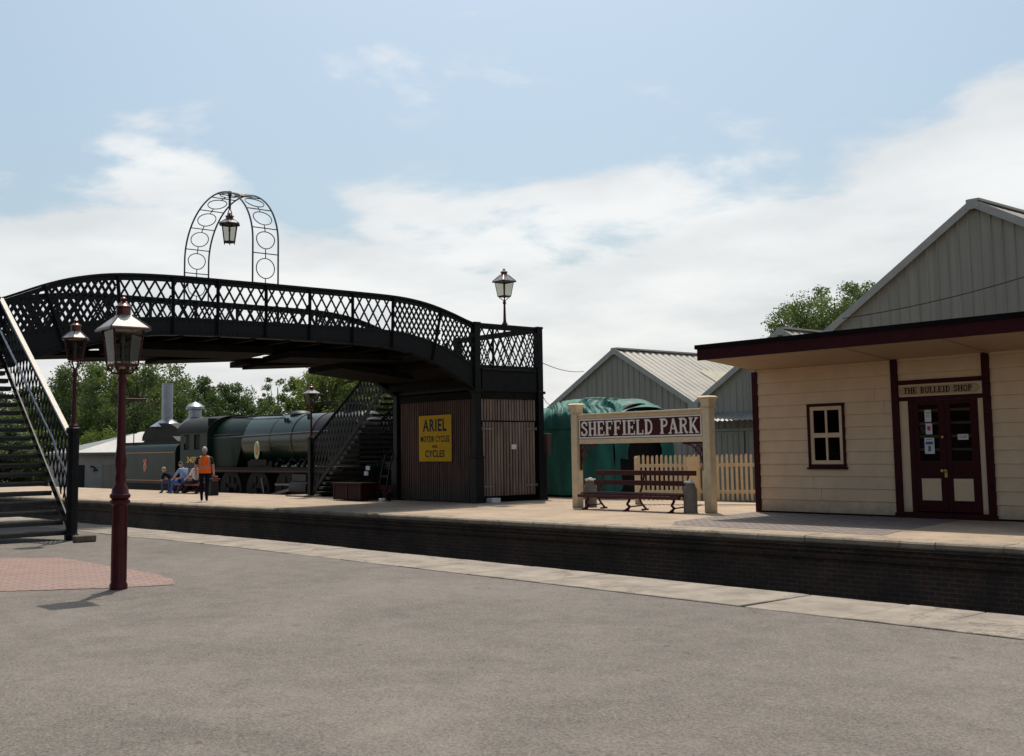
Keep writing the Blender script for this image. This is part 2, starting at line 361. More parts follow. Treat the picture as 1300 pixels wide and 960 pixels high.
# ------------------------------------------------------------------ mesh helpers
ORG = {}
class MB:
    def __init__(s): s.v = []; s.f = []; s.mi = []
    def add(s, vs, fs, mi=0):
        k = len(s.v); s.v += [tuple(p) for p in vs]; s.f += [tuple(i+k for i in q) for q in fs]; s.mi += [mi]*len(fs); return s
    def box(s, a, b, mi=0):
        x0, y0, z0 = (min(a[i], b[i]) for i in range(3)); x1, y1, z1 = (max(a[i], b[i]) for i in range(3))
        return s.add([(x0, y0, z0), (x1, y0, z0), (x1, y1, z0), (x0, y1, z0), (x0, y0, z1), (x1, y0, z1), (x1, y1, z1), (x0, y1, z1)],
                     [(0, 3, 2, 1), (4, 5, 6, 7), (0, 1, 5, 4), (1, 2, 6, 5), (2, 3, 7, 6), (3, 0, 4, 7)], mi)
    def bar(s, a, b, w, h, up=(0, 0, 1), mi=0):
        a = Vector(a); b = Vector(b); d = (b-a).normalized(); u = Vector(up)
        sd_ = d.cross(u)
        if sd_.length < 1e-4: sd_ = d.cross(Vector((1, 0, 0)))
        sd_.normalize(); u = sd_.cross(d).normalized()
        c = [sd_*(w/2*i)+u*(h/2*j) for i, j in ((-1, -1), (1, -1), (1, 1), (-1, 1))]
        return s.add([a+k for k in c]+[b+k for k in c], [(0, 1, 2, 3), (7, 6, 5, 4), (0, 4, 5, 1), (1, 5, 6, 2), (2, 6, 7, 3), (3, 7, 4, 0)], mi)
    def cyl(s, a, b, r0, r1=None, n=12, mi=0):
        r1 = r0 if r1 is None else r1
        a = Vector(a); b = Vector(b); d = (b-a).normalized()
        u = d.orthogonal().normalized(); v = d.cross(u)
        vs = []
        for c, r in ((a, r0), (b, r1)):
            vs += [c+(u*math.cos(2*math.pi*i/n)+v*math.sin(2*math.pi*i/n))*r for i in range(n)]
        fs = [(i, (i+1) % n, n+(i+1) % n, n+i) for i in range(n)]+[tuple(range(n-1, -1, -1)), tuple(range(n, 2*n))]
        return s.add(vs, fs, mi)
    def tube(s, pts, r, n=8, mi=0, closed=False):
        pts = [Vector(p) for p in pts]; m = len(pts)
        rs = r if isinstance(r, (list, tuple)) else [r]*m
        vs = []; pu = None
        for i, p in enumerate(pts):
            if closed: d = pts[(i+1) % m]-pts[i-1]
            else: d = pts[min(i+1, m-1)]-pts[max(i-1, 0)]
            d.normalize()
            u = d.orthogonal().normalized() if pu is None else (pu-d*pu.dot(d)).normalized()
            pu = u; v = d.cross(u)
            vs += [p+(u*math.cos(2*math.pi*k/n)+v*math.sin(2*math.pi*k/n))*rs[i] for k in range(n)]
        fs = []
        for i in range(m if closed else m-1):
            j = (i+1) % m
            fs += [(i*n+k, i*n+(k+1) % n, j*n+(k+1) % n, j*n+k) for k in range(n)]
        if not closed: fs += [tuple(range(n-1, -1, -1)), tuple(range((m-1)*n, m*n))]
        return s.add(vs, fs, mi)
    def lathe(s, c, prof, n=16, axis='z', mi=0, rot=0):
        vs = []; m = len(prof)
        for r, h in prof:
            for k in range(n):
                a = 2*math.pi*k/n+rot
                p = (r*math.cos(a), r*math.sin(a), h)
                if axis == 'x': p = (h, p[0], p[1])
                if axis == 'y': p = (p[0], h, p[1])
                vs.append((c[0]+p[0], c[1]+p[1], c[2]+p[2]))
        fs = [(i*n+k, i*n+(k+1) % n, (i+1)*n+(k+1) % n, (i+1)*n+k) for i in range(m-1) for k in range(n)]
        fs += [tuple(range(n-1, -1, -1)), tuple(range((m-1)*n, m*n))]
        return s.add(vs, fs, mi)
    def prism(s, poly, a, b, plane='xz', mi=0):
        # poly in plane, extruded from a to b along the third axis
        def P(u, v, t): return {'xz': (u, t, v), 'yz': (t, u, v), 'xy': (u, v, t)}[plane]
        n = len(poly)
        vs = [P(u, v, a) for u, v in poly]+[P(u, v, b) for u, v in poly]
        return s.add(vs, [tuple(range(n-1, -1, -1)), tuple(range(n, 2*n))]+[(i, (i+1) % n, n+(i+1) % n, n+i) for i in range(n)], mi)
    def loft(s, rings, mi=0, cap=True):
        n = len(rings[0]); vs = [p for r in rings for p in r]
        fs = [(i*n+k, i*n+(k+1) % n, (i+1)*n+(k+1) % n, (i+1)*n+k) for i in range(len(rings)-1) for k in range(n)]
        if cap: fs += [tuple(range(n-1, -1, -1)), tuple(range((len(rings)-1)*n, len(rings)*n))]
        return s.add(vs, fs, mi)
    def build(s, name, m, parent=None, smooth=False, bevel=0, loc=None, label=None):
        o0 = Vector(ORG.get(parent.name, (0, 0, 0))) if parent else Vector(loc or (0, 0, 0))
        me = bpy.data.meshes.new(name)
        me.from_pydata([tuple(Vector(p)-o0) for p in s.v], [], s.f)
        ms = m if isinstance(m, (list, tuple)) else [m]
        for k in ms: me.materials.append(M_[k])
        if len(ms) > 1: me.polygons.foreach_set('material_index', s.mi)
        bm = bmesh.new(); bm.from_mesh(me)
        bmesh.ops.recalc_face_normals(bm, faces=bm.faces)
        if bevel:
            es = [e for e in bm.edges if len(e.link_faces) == 2 and e.calc_face_angle(0) > .6]
            bmesh.ops.bevel(bm, geom=es, offset=bevel, segments=1, affect='EDGES', profile=.7)
        bm.to_mesh(me); bm.free()
        if smooth:
            me.polygons.foreach_set('use_smooth', [True]*len(me.polygons))
            try: me.set_sharp_from_angle(angle=R(38))
            except Exception: pass
        me.update()
        o = bpy.data.objects.new(name, me); COL.objects.link(o)
        if parent: o.parent = parent
        else: o.location = o0
        ORG[o.name] = tuple(o0)
        if label: o['label'] = label
        return o
def tag(o, label, cat, group=None):
    o['label'] = label; o['category'] = cat
    if group: o['group'] = group
    return o
def thing(name, label, cat, loc, group=None):
    o = bpy.data.objects.new(name, None); COL.objects.link(o); o.location = loc; o.empty_display_size = .2
    ORG[o.name] = tuple(loc)
    return tag(o, label, cat, group)
def struct(o, kind='structure'):
    o['kind'] = kind; return o
def kids(o): return [c for c in bpy.data.objects if c.parent == o]
def copy_tree(o, parent=None):
    ch = kids(o)
    c = o.copy(); COL.objects.link(c); c.parent = parent
    for k in ch: copy_tree(k, c)
    return c
def arc(cx, cz, r, a0, a1, n, rz=None):
    return [(cx+r*math.cos(R(a0+(a1-a0)*i/n)), cz+(rz or r)*math.sin(R(a0+(a1-a0)*i/n))) for i in range(n+1)]
def interp(pts, x):
    if x <= pts[0][0]: return pts[0][1]
    for (a, b), (c, d) in zip(pts, pts[1:]):
        if x <= c:
            t = (x-a)/(c-a); return b+(d-b)*t
    return pts[-1][1]
def smoothpts(pts, n):
    # Catmull-Rom through points
    out_ = []
    for i in range(len(pts)-1):
        p0 = pts[max(i-1, 0)]; p1 = pts[i]; p2 = pts[i+1]; p3 = pts[min(i+2, len(pts)-1)]
        for k in range(n):
            t = k/n
            out_.append(tuple(.5*((2*p1[j])+(-p0[j]+p2[j])*t+(2*p0[j]-5*p1[j]+4*p2[j]-p3[j])*t*t+(-p0[j]+3*p1[j]-3*p2[j]+p3[j])*t**3) for j in range(len(p1))))
    out_.append(tuple(pts[-1])); return out_

# slab-serif capitals drawn as strokes; unit height 1
def glyph(ch):
    th, tn, sf = .17, .09, .075
    S = []
    def ln(x0, y0, x1, y1, w): S.append(([(x0, y0), (x1, y1)], w))
    def serif(x, y, l=.15): S.append(([(x-l, y), (x+l, y)], sf))
    lo, hi = sf/2, 1-sf/2
    if ch == 'S':
        S.append(([(.50, .74), (.47, .86), (.33, .955), (.18, .93), (.09, .80), (.12, .66), (.30, .53), (.46, .41), (.50, .25), (.42, .10), (.25, .045), (.11, .12), (.07, .27)], .13))
        S.append(([(.52, .70), (.52, .97)], .06)); S.append(([(.05, .3), (.05, .03)], .06)); return S, .60
    if ch == 'H':
        for x in (.13, .55): ln(x, 0, x, 1, th); serif(x, lo); serif(x, hi)
        ln(.13, .5, .55, .5, tn); return S, .70
    if ch in 'EF':
        ln(.14, 0, .14, 1, th); serif(.14, lo); serif(.14, hi)
        ln(.14, hi, .55, hi, tn); ln(.55, 1, .55, .74, .07); ln(.14, .5, .42, .5, tn); ln(.42, .63, .42, .37, .06)
        if ch == 'E': ln(.14, lo, .57, lo, tn); ln(.57, 0, .57, .27, .07)
        return S, .64
    if ch == 'I': ln(.17, 0, .17, 1, th); serif(.17, lo, .17); serif(.17, hi, .17); return S, .36
    if ch == 'L':
        ln(.14, 0, .14, 1, th); serif(.14, lo); serif(.14, hi); ln(.14, lo, .54, lo, tn); ln(.54, 0, .54, .3, .07); return S, .60
    if ch in 'DO':
        if ch == 'D':
            ln(.15, 0, .15, 1, th); serif(.12, lo, .12); serif(.12, hi, .12)
            S.append(([(.12, .95), (.32, .95), (.48, .85), (.56, .66), (.57, .5), (.56, .34), (.48, .15), (.32, .05), (.12, .05)], .12)); return S, .68
        S.append(([(.33, .95), (.19, .88), (.10, .70), (.09, .5), (.10, .30), (.19, .12), (.33, .05), (.47, .12), (.56, .30), (.57, .5), (.56, .70), (.47, .88), (.33, .95)], .13)); return S, .66
    if ch in 'PRB':
        ln(.15, 0, .15, 1, th); serif(.14, lo, .14 if ch != 'B' else .12); serif(.12, hi, .12)
        S.append(([(.12, .95), (.36, .95), (.49, .87), (.53, .74), (.49, .61), (.36, .51), (.15, .51)], .11))
        if ch == 'R': S.append(([(.33, .5), (.44, .36), (.50, .1), (.60, .04)], .13)); return S, .68
        if ch == 'B': S.append(([(.3, .51), (.46, .44), (.56, .29), (.51, .13), (.38, .05), (.12, .05)], .11)); return S, .66
        return S, .61
    if ch == 'A':
        ln(.10, .02, .33, .98, .09); ln(.33, .98, .58, .02, .16); ln(.18, .33, .48, .33, .08); serif(.10, lo, .12); serif(.58, lo, .14); return S, .70
    if ch == 'K':
        ln(.14, 0, .14, 1, th); serif(.14, lo); serif(.14, hi); ln(.2, .42, .54, .95, .09); ln(.28, .56, .58, .04, .15); serif(.54, hi, .12); serif(.59, lo, .12); return S, .72
    if ch == 'T':
        ln(.30, 0, .30, 1, th); serif(.3, lo, .16); ln(.04, hi, .56, hi, tn); ln(.05, 1, .05, .74, .06); ln(.55, 1, .55, .74, .06); return S, .62
    if ch == 'U':
        S.append(([(.13, 1), (.13, .35), (.17, .14), (.32, .05), (.46, .12), (.52, .33), (.52, 1)], .13)); serif(.13, hi); serif(.52, hi, .12); return S, .66
    return S, .42
def sertext(mb, txt, place, height, width_total, depth=.004, mi=0, only=None):
    """place(u, v, d) -> world point; u along text, v up, d outward"""
    adv = []; x = 0; wi = 0
    for ch in txt:
        if ch == ' ': wi += 1
        S, a = glyph(ch) if ch != ' ' else ([], .42)
        adv.append((S if only in (None, wi) else [], x)); x += a+.06
    x -= .06
    sx = width_total/x
    k = 0
    for S, x0 in adv:
        for pts, wd in S:
            for (ax, ay), (bx, by) in zip(pts, pts[1:]):
                k += 1
                A = Vector(((x0+ax)*sx, ay*height)); B = Vector(((x0+bx)*sx, by*height))
                d = (B-A); ln_ = d.length
                if ln_ < 1e-6: continue
                d /= ln_; nrm = Vector((-d.y, d.x))
                w2 = wd*height*.56
                e = w2*.45 if len(pts) > 2 else 0
                A2 = A-d*e; B2 = B+d*e
                dp = depth+(k % 7)*.00035
                q = [A2+nrm*w2, A2-nrm*w2, B2-nrm*w2, B2+nrm*w2]
                vs = [place(p.x, p.y, 0) for p in q]+[place(p.x, p.y, dp) for p in q]
                mb.add(vs, [(0, 1, 2, 3), (4, 5, 6, 7), (0, 1, 5, 4), (1, 2, 6, 5), (2, 3, 7, 6), (3, 0, 4, 7)], mi)
    return mb
def fonttext(name, txt, m, parent, matrix, size, width=None, bold=.0, depth=.003, space=1.0):
    """plain sans lettering turned into a mesh; matrix maps text plane into parent space"""
    cu = bpy.data.curves.new(name, 'FONT'); cu.body = txt; cu.size = size; cu.align_x = 'CENTER'; cu.align_y = 'CENTER'
    cu.extrude = depth/2; cu.offset = bold; cu.space_character = space
    o = bpy.data.objects.new('tmp', cu); COL.objects.link(o)
    bpy.context.view_layer.update()
    dg = bpy.context.evaluated_depsgraph_get()
    me = bpy.data.meshes.new_from_object(o.evaluated_get(dg))
    bpy.data.objects.remove(o)
    xs = [v.co.x for v in me.vertices]; cur = max(xs)-min(xs)
    sx = (width/cur) if width else 1
    me.transform(matrix @ Matrix.Diagonal((sx, 1, 1, 1)))
    me.materials.clear(); me.materials.append(M_[m]); me.name = name
    ob = bpy.data.objects.new(name, me); COL.objects.link(ob); ob.parent = parent
    return ob
def face_negY(x, y, z):   # text readable from -Y side
    return Matrix.Translation((x, y, z)) @ Matrix.Rotation(R(90), 4, 'X')

# ------------------------------------------------------------------ ground and platforms
def sheet(name, poly, z, m, kind='structure', thick=0):
    mb = MB()
    if thick: mb.prism(poly, z-thick, z, 'xy')
    else: mb.add([(x, y, z) for x, y in poly], [tuple(range(len(poly)))])
    return struct(mb.build(name, m))
sheet('ground', [(-1500, -1500), (1500, -1500), (1500, 1500), (-1500, 1500)], -1.15, 'grass')
# curved platform edges: (x, y of near platform edge, y of far platform edge)
NE = [(-90, 7.2), (-60, 8.2), (-40, 8.9), (-28, 9.3), (-21.4, 9.45), (-18, 9.63), (-12, 9.68), (20, 9.68)]
FE = [(-90, 9.5), (-70, 11.4), (-55, 13.1), (-40.2, 14.5), (-34, 14.95), (-28.6, 15.3), (-24, 15.5), (-19.6, 15.66), (-15, 15.86), (-9, 16.05), (20, 16.3)]
FE_S = smoothpts(FE, 6)
NE_S = smoothpts(NE, 5)
SLABW = 1.14
# near platform body
mb = MB(); mb.prism([(x, y-.06) for x, y in NE_S]+[(20, -25), (-90, -25)], -1.15, -.09, 'xy'); struct(mb.build('near_platform_wall', 'wallbrick'))
sheet('asphalt', [(x, y-SLABW) for x, y in NE_S]+[(20, -25), (-90, -25)], 0.0, 'asphalt', thick=.088)
# edge slabs with open joints
mb = MB()
rnd = random.Random(5)
joints = [-60]
while joints[-1] < -13.2: joints.append(joints[-1]+rnd.uniform(1.15, 1.55))
joints += [-11.85, -10.83, -9.53, -7.77, -6.7, -5.63, -4.9, -3.7, -2.4, -1.2, 0, 1.5, 3, 5, 8]
def off(pts, x): return interp(pts, x)
for a, b in zip(joints, joints[1:]):
    sk = rnd.uniform(-.05, .05)
    zt = .004+rnd.uniform(0, .006)
    g = .006
    ya0, yb0 = off(NE_S, a)-SLABW+.008, off(NE_S, b)-SLABW+.008
    ya1, yb1 = off(NE_S, a), off(NE_S, b)
    g = rnd.uniform(.005, .014)
    nn_ = 7; inner = [(a+g+sk+(b-a-2*g)*q/nn_, ya0+(yb0-ya0)*q/nn_+rnd.uniform(-.002, .028)) for q in range(nn_+1)]
    outer = [(a+g+(b-a-2*g)*q/nn_, ya1+(yb1-ya1)*q/nn_-rnd.uniform(0, .018)) for q in range(nn_, -1, -1)]
    mb.prism(inner+outer, -.088, zt, 'xy')
struct(mb.build('edge_slabs', 'slab', bevel=.006))
mb = MB()
mb.prism([(x, y-.12) for x, y in NE_S]+[(x, y-SLABW-.1) for x, y in reversed(NE_S)], -.14, -.091, 'xy')
struct(mb.build('slab_bedding', 'joint'))
# brick paving patch round the near lamp
bp_poly = [(-12.5, 5.62), (-13.1, 5.86), (-13.8, 5.93), (-14.9, 5.95), (-16, 5.93), (-17.1, 5.92), (-17.9, 5.2), (-19.5, 3.2), (-15.3, .6), (-13.4, 3.94), (-12.72, 5.0)]
rnd = random.Random(9); jag = []
for (ax, ay), (bx, by) in zip(bp_poly, bp_poly[1:]+bp_poly[:1]):
    k_ = max(1, int(math.hypot(bx-ax, by-ay)/.11))
    for q in range(k_): jag.append((ax+(bx-ax)*q/k_+rnd.uniform(-.022, .022), ay+(by-ay)*q/k_+rnd.uniform(-.022, .022)))
sheet('brick_paving', jag, .006, 'pavebrick')
# trench between the platforms
sheet('track_bed', [(-90, 6.5), (20, 9), (20, 17), (-90, 10)], -1.02, 'gravel')
def rail_along(name, pts, z, group=None):
    mb = MB()
    for (x0, y0), (x1, y1) in zip(pts, pts[1:]):
        mb.bar((x0, y0, z+.05), (x1, y1, z+.05), .065, .1)
        mb.bar((x0, y0, z-.04), (x1, y1, z-.04), .14, .09)
    return struct(mb.build(name, 'motion'))
mid = [(x, (off(NE_S, x), off(FE_S, x))) for x in range(-85, 20, 5)]
for k in (.16, .40, .60, .84):
    rail_along('rail', [(x, a+(b-a)*k) for x, (a, b) in mid], -.93)
# far platform
BACK = [(20, 24.6), (-29.6, 24.6), (-29.6, 22.9), (-31.2, 20.75), (-36, 20.6), (-60, 20.0), (-90, 19.0)]
def strip(name, d0, d1, z0, z1, m, bev=0):
    mb = MB()
    A = [(x, y+d0) for x, y in FE_S]; B = [(x, y+d1) for x, y in FE_S]
    rings = [[(a[0], a[1], z0), (b[0], b[1], z0), (b[0], b[1], z1), (a[0], a[1], z1)] for a, b in zip(A, B)]
    mb.loft(rings)
    return struct(mb.build(name, m, bevel=bev))
mb = MB(); mb.prism([(x, y+.16) for x, y in FE_S]+BACK, -1.15, -.012, 'xy'); struct(mb.build('far_platform_wall', 'wallbrick'))
strip('oversailing_course', .10, .3, -.36, -.245, 'wallbrick')
strip('oversailing_course', .055, .3, -.241, -.165, 'wallbrick')
strip('oversailing_course', .01, .3, -.161, -.118, 'wallbrick')
sheet('platform_surface', [(x, y+.52) for x, y in FE_S]+BACK, .0, 'plat', thick=.008)
mb = MB(); rnd = random.Random(11)
x = -88
while x < 19:
    l = rnd.uniform(.85, 1.25)
    a, b = x+.004, x+l-.004
    j = rnd.uniform(-.018, .018); jz = rnd.uniform(-.003, .005)
    ya, yb = off(FE_S, a)+j, off(FE_S, b)+j
    # rounded nose
    prof = [(.02, -.116), (0, -.09), (0, -.035), (.02, -.008), (.05, .004+jz), (.53, .004+jz), (.53, -.116)]
    mb.loft([[(a, ya+u, v) for u, v in prof], [(b, yb+u, v) for u, v in prof]])
    x += l
struct(mb.build('coping_stones', 'coping', bevel=.0))
sheet('block_paving', [(-14.6, 16.62), (-13.6, 16.7), (-10.2, 16.8), (-10.75, 19.2), (-11.1, 21.16), (-16.05, 21.16), (-15.6, 18.9), (-15.3, 17.5)], .004, 'cobble')
# second track behind the island and the yard
sheet('yard_track_bed', [(-90, 19.0), (-60, 20.0), (-36, 20.6), (-30, 21), (-29, 24.8), (20, 24.8), (20, 60), (-90, 60)], -.99, 'gravel')
for y in (21.54, 22.98, 24.7, 26.2):
    rail_along('rail', [(-90, y), (-20, y)], -.93)

# ------------------------------------------------------------------ platform lamps
def lantern(root, c, z0, z1, zr, s_bot, s_top, s_eave, zf, n=4, detail=True, top='copper', ground=False):
    """glazed lantern: glass from z0 to z1, roof from z1 to zr, finial to zf"""
    rot = math.pi/n
    k = 1/math.cos(math.pi/n) if n == 4 else 1.06
    def ring(s, z): return [(c[0]+s/2*k*math.cos(2*math.pi*i/n+rot), c[1]+s/2*k*math.sin(2*math.pi*i/n+rot), z) for i in range(n)]
    h = zf-z0
    fr = MB(); t = s_top*.045
    rb, rt_ = ring(s_bot, z0), ring(s_top, z1)
    for i in range(n):
        fr.bar(rb[i], rt_[i], t, t)
        fr.bar(rb[i], rb[(i+1) % n], t*1.1, t*1.3); fr.bar(rt_[i], rt_[(i+1) % n], t*1.1, t*1.6)
    fr.prism([(p[0], p[1]) for p in ring(s_bot*.98, 0)], z0-t*1.2, z0-t*.6, 'xy')
    frame = fr.build('lantern_frame', 'maroon' if not ground else 'maroon', root)
    gl = MB(); g0, g1 = ring(s_bot*.97, z0+.002), ring(s_top*.97, z1-.002)
    for i in range(n): gl.add([g0[i], g0[(i+1) % n], g1[(i+1) % n], g1[i]], [(0, 1, 2, 3)])
    gl.build('glass', 'lampglass', frame)
    bu = MB(); bu.cyl((c[0], c[1], z0), (c[0], c[1], z0+(z1-z0)*.55), s_top*.035, n=8)
    bu.lathe((c[0], c[1], z0+(z1-z0)*.55), [(s_top*.05, 0), (s_top*.08, (z1-z0)*.12), (s_top*.05, (z1-z0)*.28), (.004, (z1-z0)*.32)], 8)
    bu.build('burner', 'zinc', frame, smooth=True)
    rf = MB()
    zc_ = z1+(zr-z1)
    rs = s_top*.42
    e0, e1, e2 = ring(s_eave, z1-.012), ring(s_eave*1.0, z1+.012), ring(rs, zc_)
    rf.loft([e0, e1, e2])
    roof = rf.build('lantern_roof', 'frost', root)
    rm = MB()
    for i in range(n): rm.bar(e1[i], e2[i], t*1.0, t*.8); rm.bar(e0[i], e0[(i+1) % n], t*1.5, t*1.3)
    rm.build('roof_rib', 'copper', roof)
    ch = MB(); H = zf-zc_
    ch.lathe((c[0], c[1], zc_-.005), [(rs*.56, 0), (rs*.56, H*.36), (rs*.66, H*.38), (rs*.66, H*.44), (rs*.5, H*.5), (rs*.3, H*.62), (rs*.14, H*.7), (rs*.22, H*.78), (rs*.24, H*.84), (rs*.1, H*.9), (.004, H)], 14)
    ch.build('chimney_finial', top, root, smooth=True)
    return frame
def frog(root, c, zt, zb, w, r=.012):
    mb = MB()
    for i in range(4):
        a = i*math.pi/2+math.pi/4; ca, sa = math.cos(a), math.sin(a)
        H = zt-zb
        pts = [(w*.62, zt+.0), (w*.68, zt-H*.25), (w*.5, zt-H*.5), (w*.2, zt-H*.72), (w*.12, zb)]
        mb.tube([(c[0]+u*ca, c[1]+u*sa, v) for u, v in smoothpts(pts, 3)], r, 6)
        pts = [(w*.66, zt-H*.2), (w*.85, zt-H*.12), (w*.9, zt-H*.3), (w*.78, zt-H*.42)]
        mb.tube([(c[0]+u*ca, c[1]+u*sa, v) for u, v in smoothpts(pts, 3)], r*.8, 6)
    return mb.build('scroll_bracket', 'maroon', root, smooth=True)

# near lamp on the asphalt
c = (-12.6, 5.0)
lp = thing('platform_lamp', 'tall maroon lamp post with square glass lantern standing on the asphalt beside the brick paving', 'lamp post', (c[0], c[1], 0), 'maroon platform lamps')
mb = MB()
n = 16
fl = []
mb.lathe((*c, 0), [(.098, 0), (.098, .05), (.085, .08), (.082, .5), (.08, .96)], 16)
for k in range(10):
    a = 2*math.pi*k/10
    mb.bar((c[0]+.079*math.cos(a), c[1]+.079*math.sin(a), .1), (c[0]+.077*math.cos(a), c[1]+.077*math.sin(a), .92), .014, .014)
mb.build('base_column', 'maroon', lp, smooth=True)
mb = MB()
mb.lathe((*c, 0), [(.08, .93), (.108, .955), (.112, .985), (.09, 1.0), (.112, 1.02), (.114, 1.05), (.095, 1.07), (.09, 1.12), (.06, 1.17), (.055, 1.2)], 18)
mb.build('collar', 'maroon', lp, smooth=True)
mb = MB()
mb.lathe((*c, 0), [(.056, 1.17), (.062, 1.24), (.05, 1.3), (.062, 1.36), (.066, 1.44), (.055, 1.52), (.047, 1.6), (.043, 2.3), (.042, 2.32), (.05, 2.34), (.05, 2.37), (.04, 2.4), (.045, 2.45), (.06, 2.47)], 16)
mb.build('shaft', 'maroon', lp, smooth=True)
mb = MB(); mb.tube([(c[0], c[1], 2.13), (c[0]+.02, c[1]+.29, 2.13)], .011, 8); mb.lathe((c[0]+.02, c[1]+.29, 2.13), [(.004, -.015), (.018, 0), (.004, .015)], 8)
mb.build('ladder_bar', 'maroon', lp, smooth=True)
lantern(lp, c, 2.52, 2.93, 3.09, .26, .35, .46, 3.33)
mb = MB()
for i in range(4):
    a = i*math.pi/2+math.pi/4; q = .26*.5*1.35
    mb.tube([(c[0]+.04*math.cos(a), c[1]+.04*math.sin(a), 2.42), (c[0]+.12*math.cos(a), c[1]+.12*math.sin(a), 2.43), (c[0]+q*math.cos(a), c[1]+q*math.sin(a), 2.51)], .011, 6)
    mb.lathe((c[0]+q*math.cos(a), c[1]+q*math.sin(a), 2.47), [(.003, -.02), (.014, 0), (.003, .03)], 6)
for i in range(4):
    a = i*math.pi/2
    mb.lathe((c[0]+.12*math.cos(a), c[1]+.12*math.sin(a), 2.475), [(.003, -.03), (.012, 0), (.003, .03)], 6)
mb.build('scroll_bracket', 'maroon', lp, smooth=True)

# ------------------------------------------------------------------ footbridge
XN, XF = -25.17, -29.1          # near and far parapet planes
Y0, Y1 = 20.35, 22.78           # tower on the far platform
RAIL = smoothpts([(6.9, 4.80), (7.3, 4.90), (7.62, 5.03), (8.27, 5.30), (8.96, 5.51), (9.85, 5.66), (11.17, 5.73), (13, 5.745), (16, 5.755), (17.5, 5.74), (18.3, 5.67), (18.9, 5.56), (19.5, 5.40), (20.0, 5.24), (20.35, 5.15)], 5)
LATB = smoothpts([(6.9, 3.9), (7.6, 4.10), (8.31, 4.28), (9.0, 4.43), (9.84, 4.57), (11, 4.68), (13, 4.72), (16, 4.75), (17.5, 4.73), (18.3, 4.62), (19.07, 4.42), (20.14, 3.96), (20.35, 3.87)], 5)
WEBB = smoothpts([(6.9, 3.3), (7.6, 3.5), (8.3, 3.75), (9.0, 3.98), (9.84, 4.17), (11, 4.31), (13, 4.36), (16, 4.36), (17.5, 4.28), (18.3, 4.12), (19.07, 3.85), (20.14, 3.3), (20.35, 3.2)], 5)
fb = thing('footbridge', 'black lattice iron footbridge arching over the tracks between the two platforms', 'footbridge', (-27.1, 13.5, 0))
def lattice(mb, P, u0, u1, fb_, ft_, pitch, ang=60, wd=.042, th=.010, off0=.0):
    tn = math.tan(R(ang))
    zmn = min(fb_(u0+(u1-u0)*i/20) for i in range(21)); zmx = max(ft_(u0+(u1-u0)*i/20) for i in range(21))
    for sgn in (1, -1):
        span = (zmx-zmn)/tn
        k0 = int(math.floor((u0-span-off0)/pitch))-1; k1 = int(math.ceil((u1+span-off0)/pitch))+1
        for k in range(k0, k1+1):
            ub = off0+k*pitch
            inside = []; n_ = 60; start = None; prev = None
            for i in range(n_+1):
                z = zmn+(zmx-zmn)*i/n_; u = ub+sgn*(z-zmn)/tn
                ok = u0 <= u <= u1 and fb_(u) <= z <= ft_(u)
                if ok and start is None: start = (u, z)
                if (not ok or i == n_) and start is not None:
                    if prev and (prev[1]-start[1]) > .03: inside.append((start, prev))
                    start = None
                if ok: prev = (u, z)
            for a, b in inside:
                d = sgn*th*.8
                du, dz = b[0]-a[0], b[1]-a[1]; l = math.hypot(du, dz); du /= l; dz /= l
                nx, nz = -dz*wd/2, du*wd/2
                e = .02
                a2 = (a[0]-du*e, a[1]-dz*e); b2 = (b[0]+du*e, b[1]+dz*e)
                q = [(a2[0]+nx, a2[1]+nz), (a2[0]-nx, a2[1]-nz), (b2[0]-nx, b2[1]-nz), (b2[0]+nx, b2[1]+nz)]
                vs = [P(p[0], p[1], d-th/2) for p in q]+[P(p[0], p[1], d+th/2) for p in q]
                mb.add(vs, [(3, 2, 1, 0), (4, 5, 6, 7), (0, 1, 5, 4), (1, 2, 6, 5), (2, 3, 7, 6), (3, 0, 4, 7)])
def ribbon(mb, P, us, f0, f1, d0, d1):
    mb.loft([[P(u, f0(u), d0), P(u, f0(u), d1), P(u, f1(u), d1), P(u, f1(u), d0)] for u in us])
zr_ = lambda y: interp(RAIL, y); zl_ = lambda y: interp(LATB, y); zw_ = lambda y: interp(WEBB, y)
posts_y = [7.0, 8.2, 9.82, 11.15, 12.3, 13.6, 14.85, 16.15, 17.45, 19.1, 20.35]
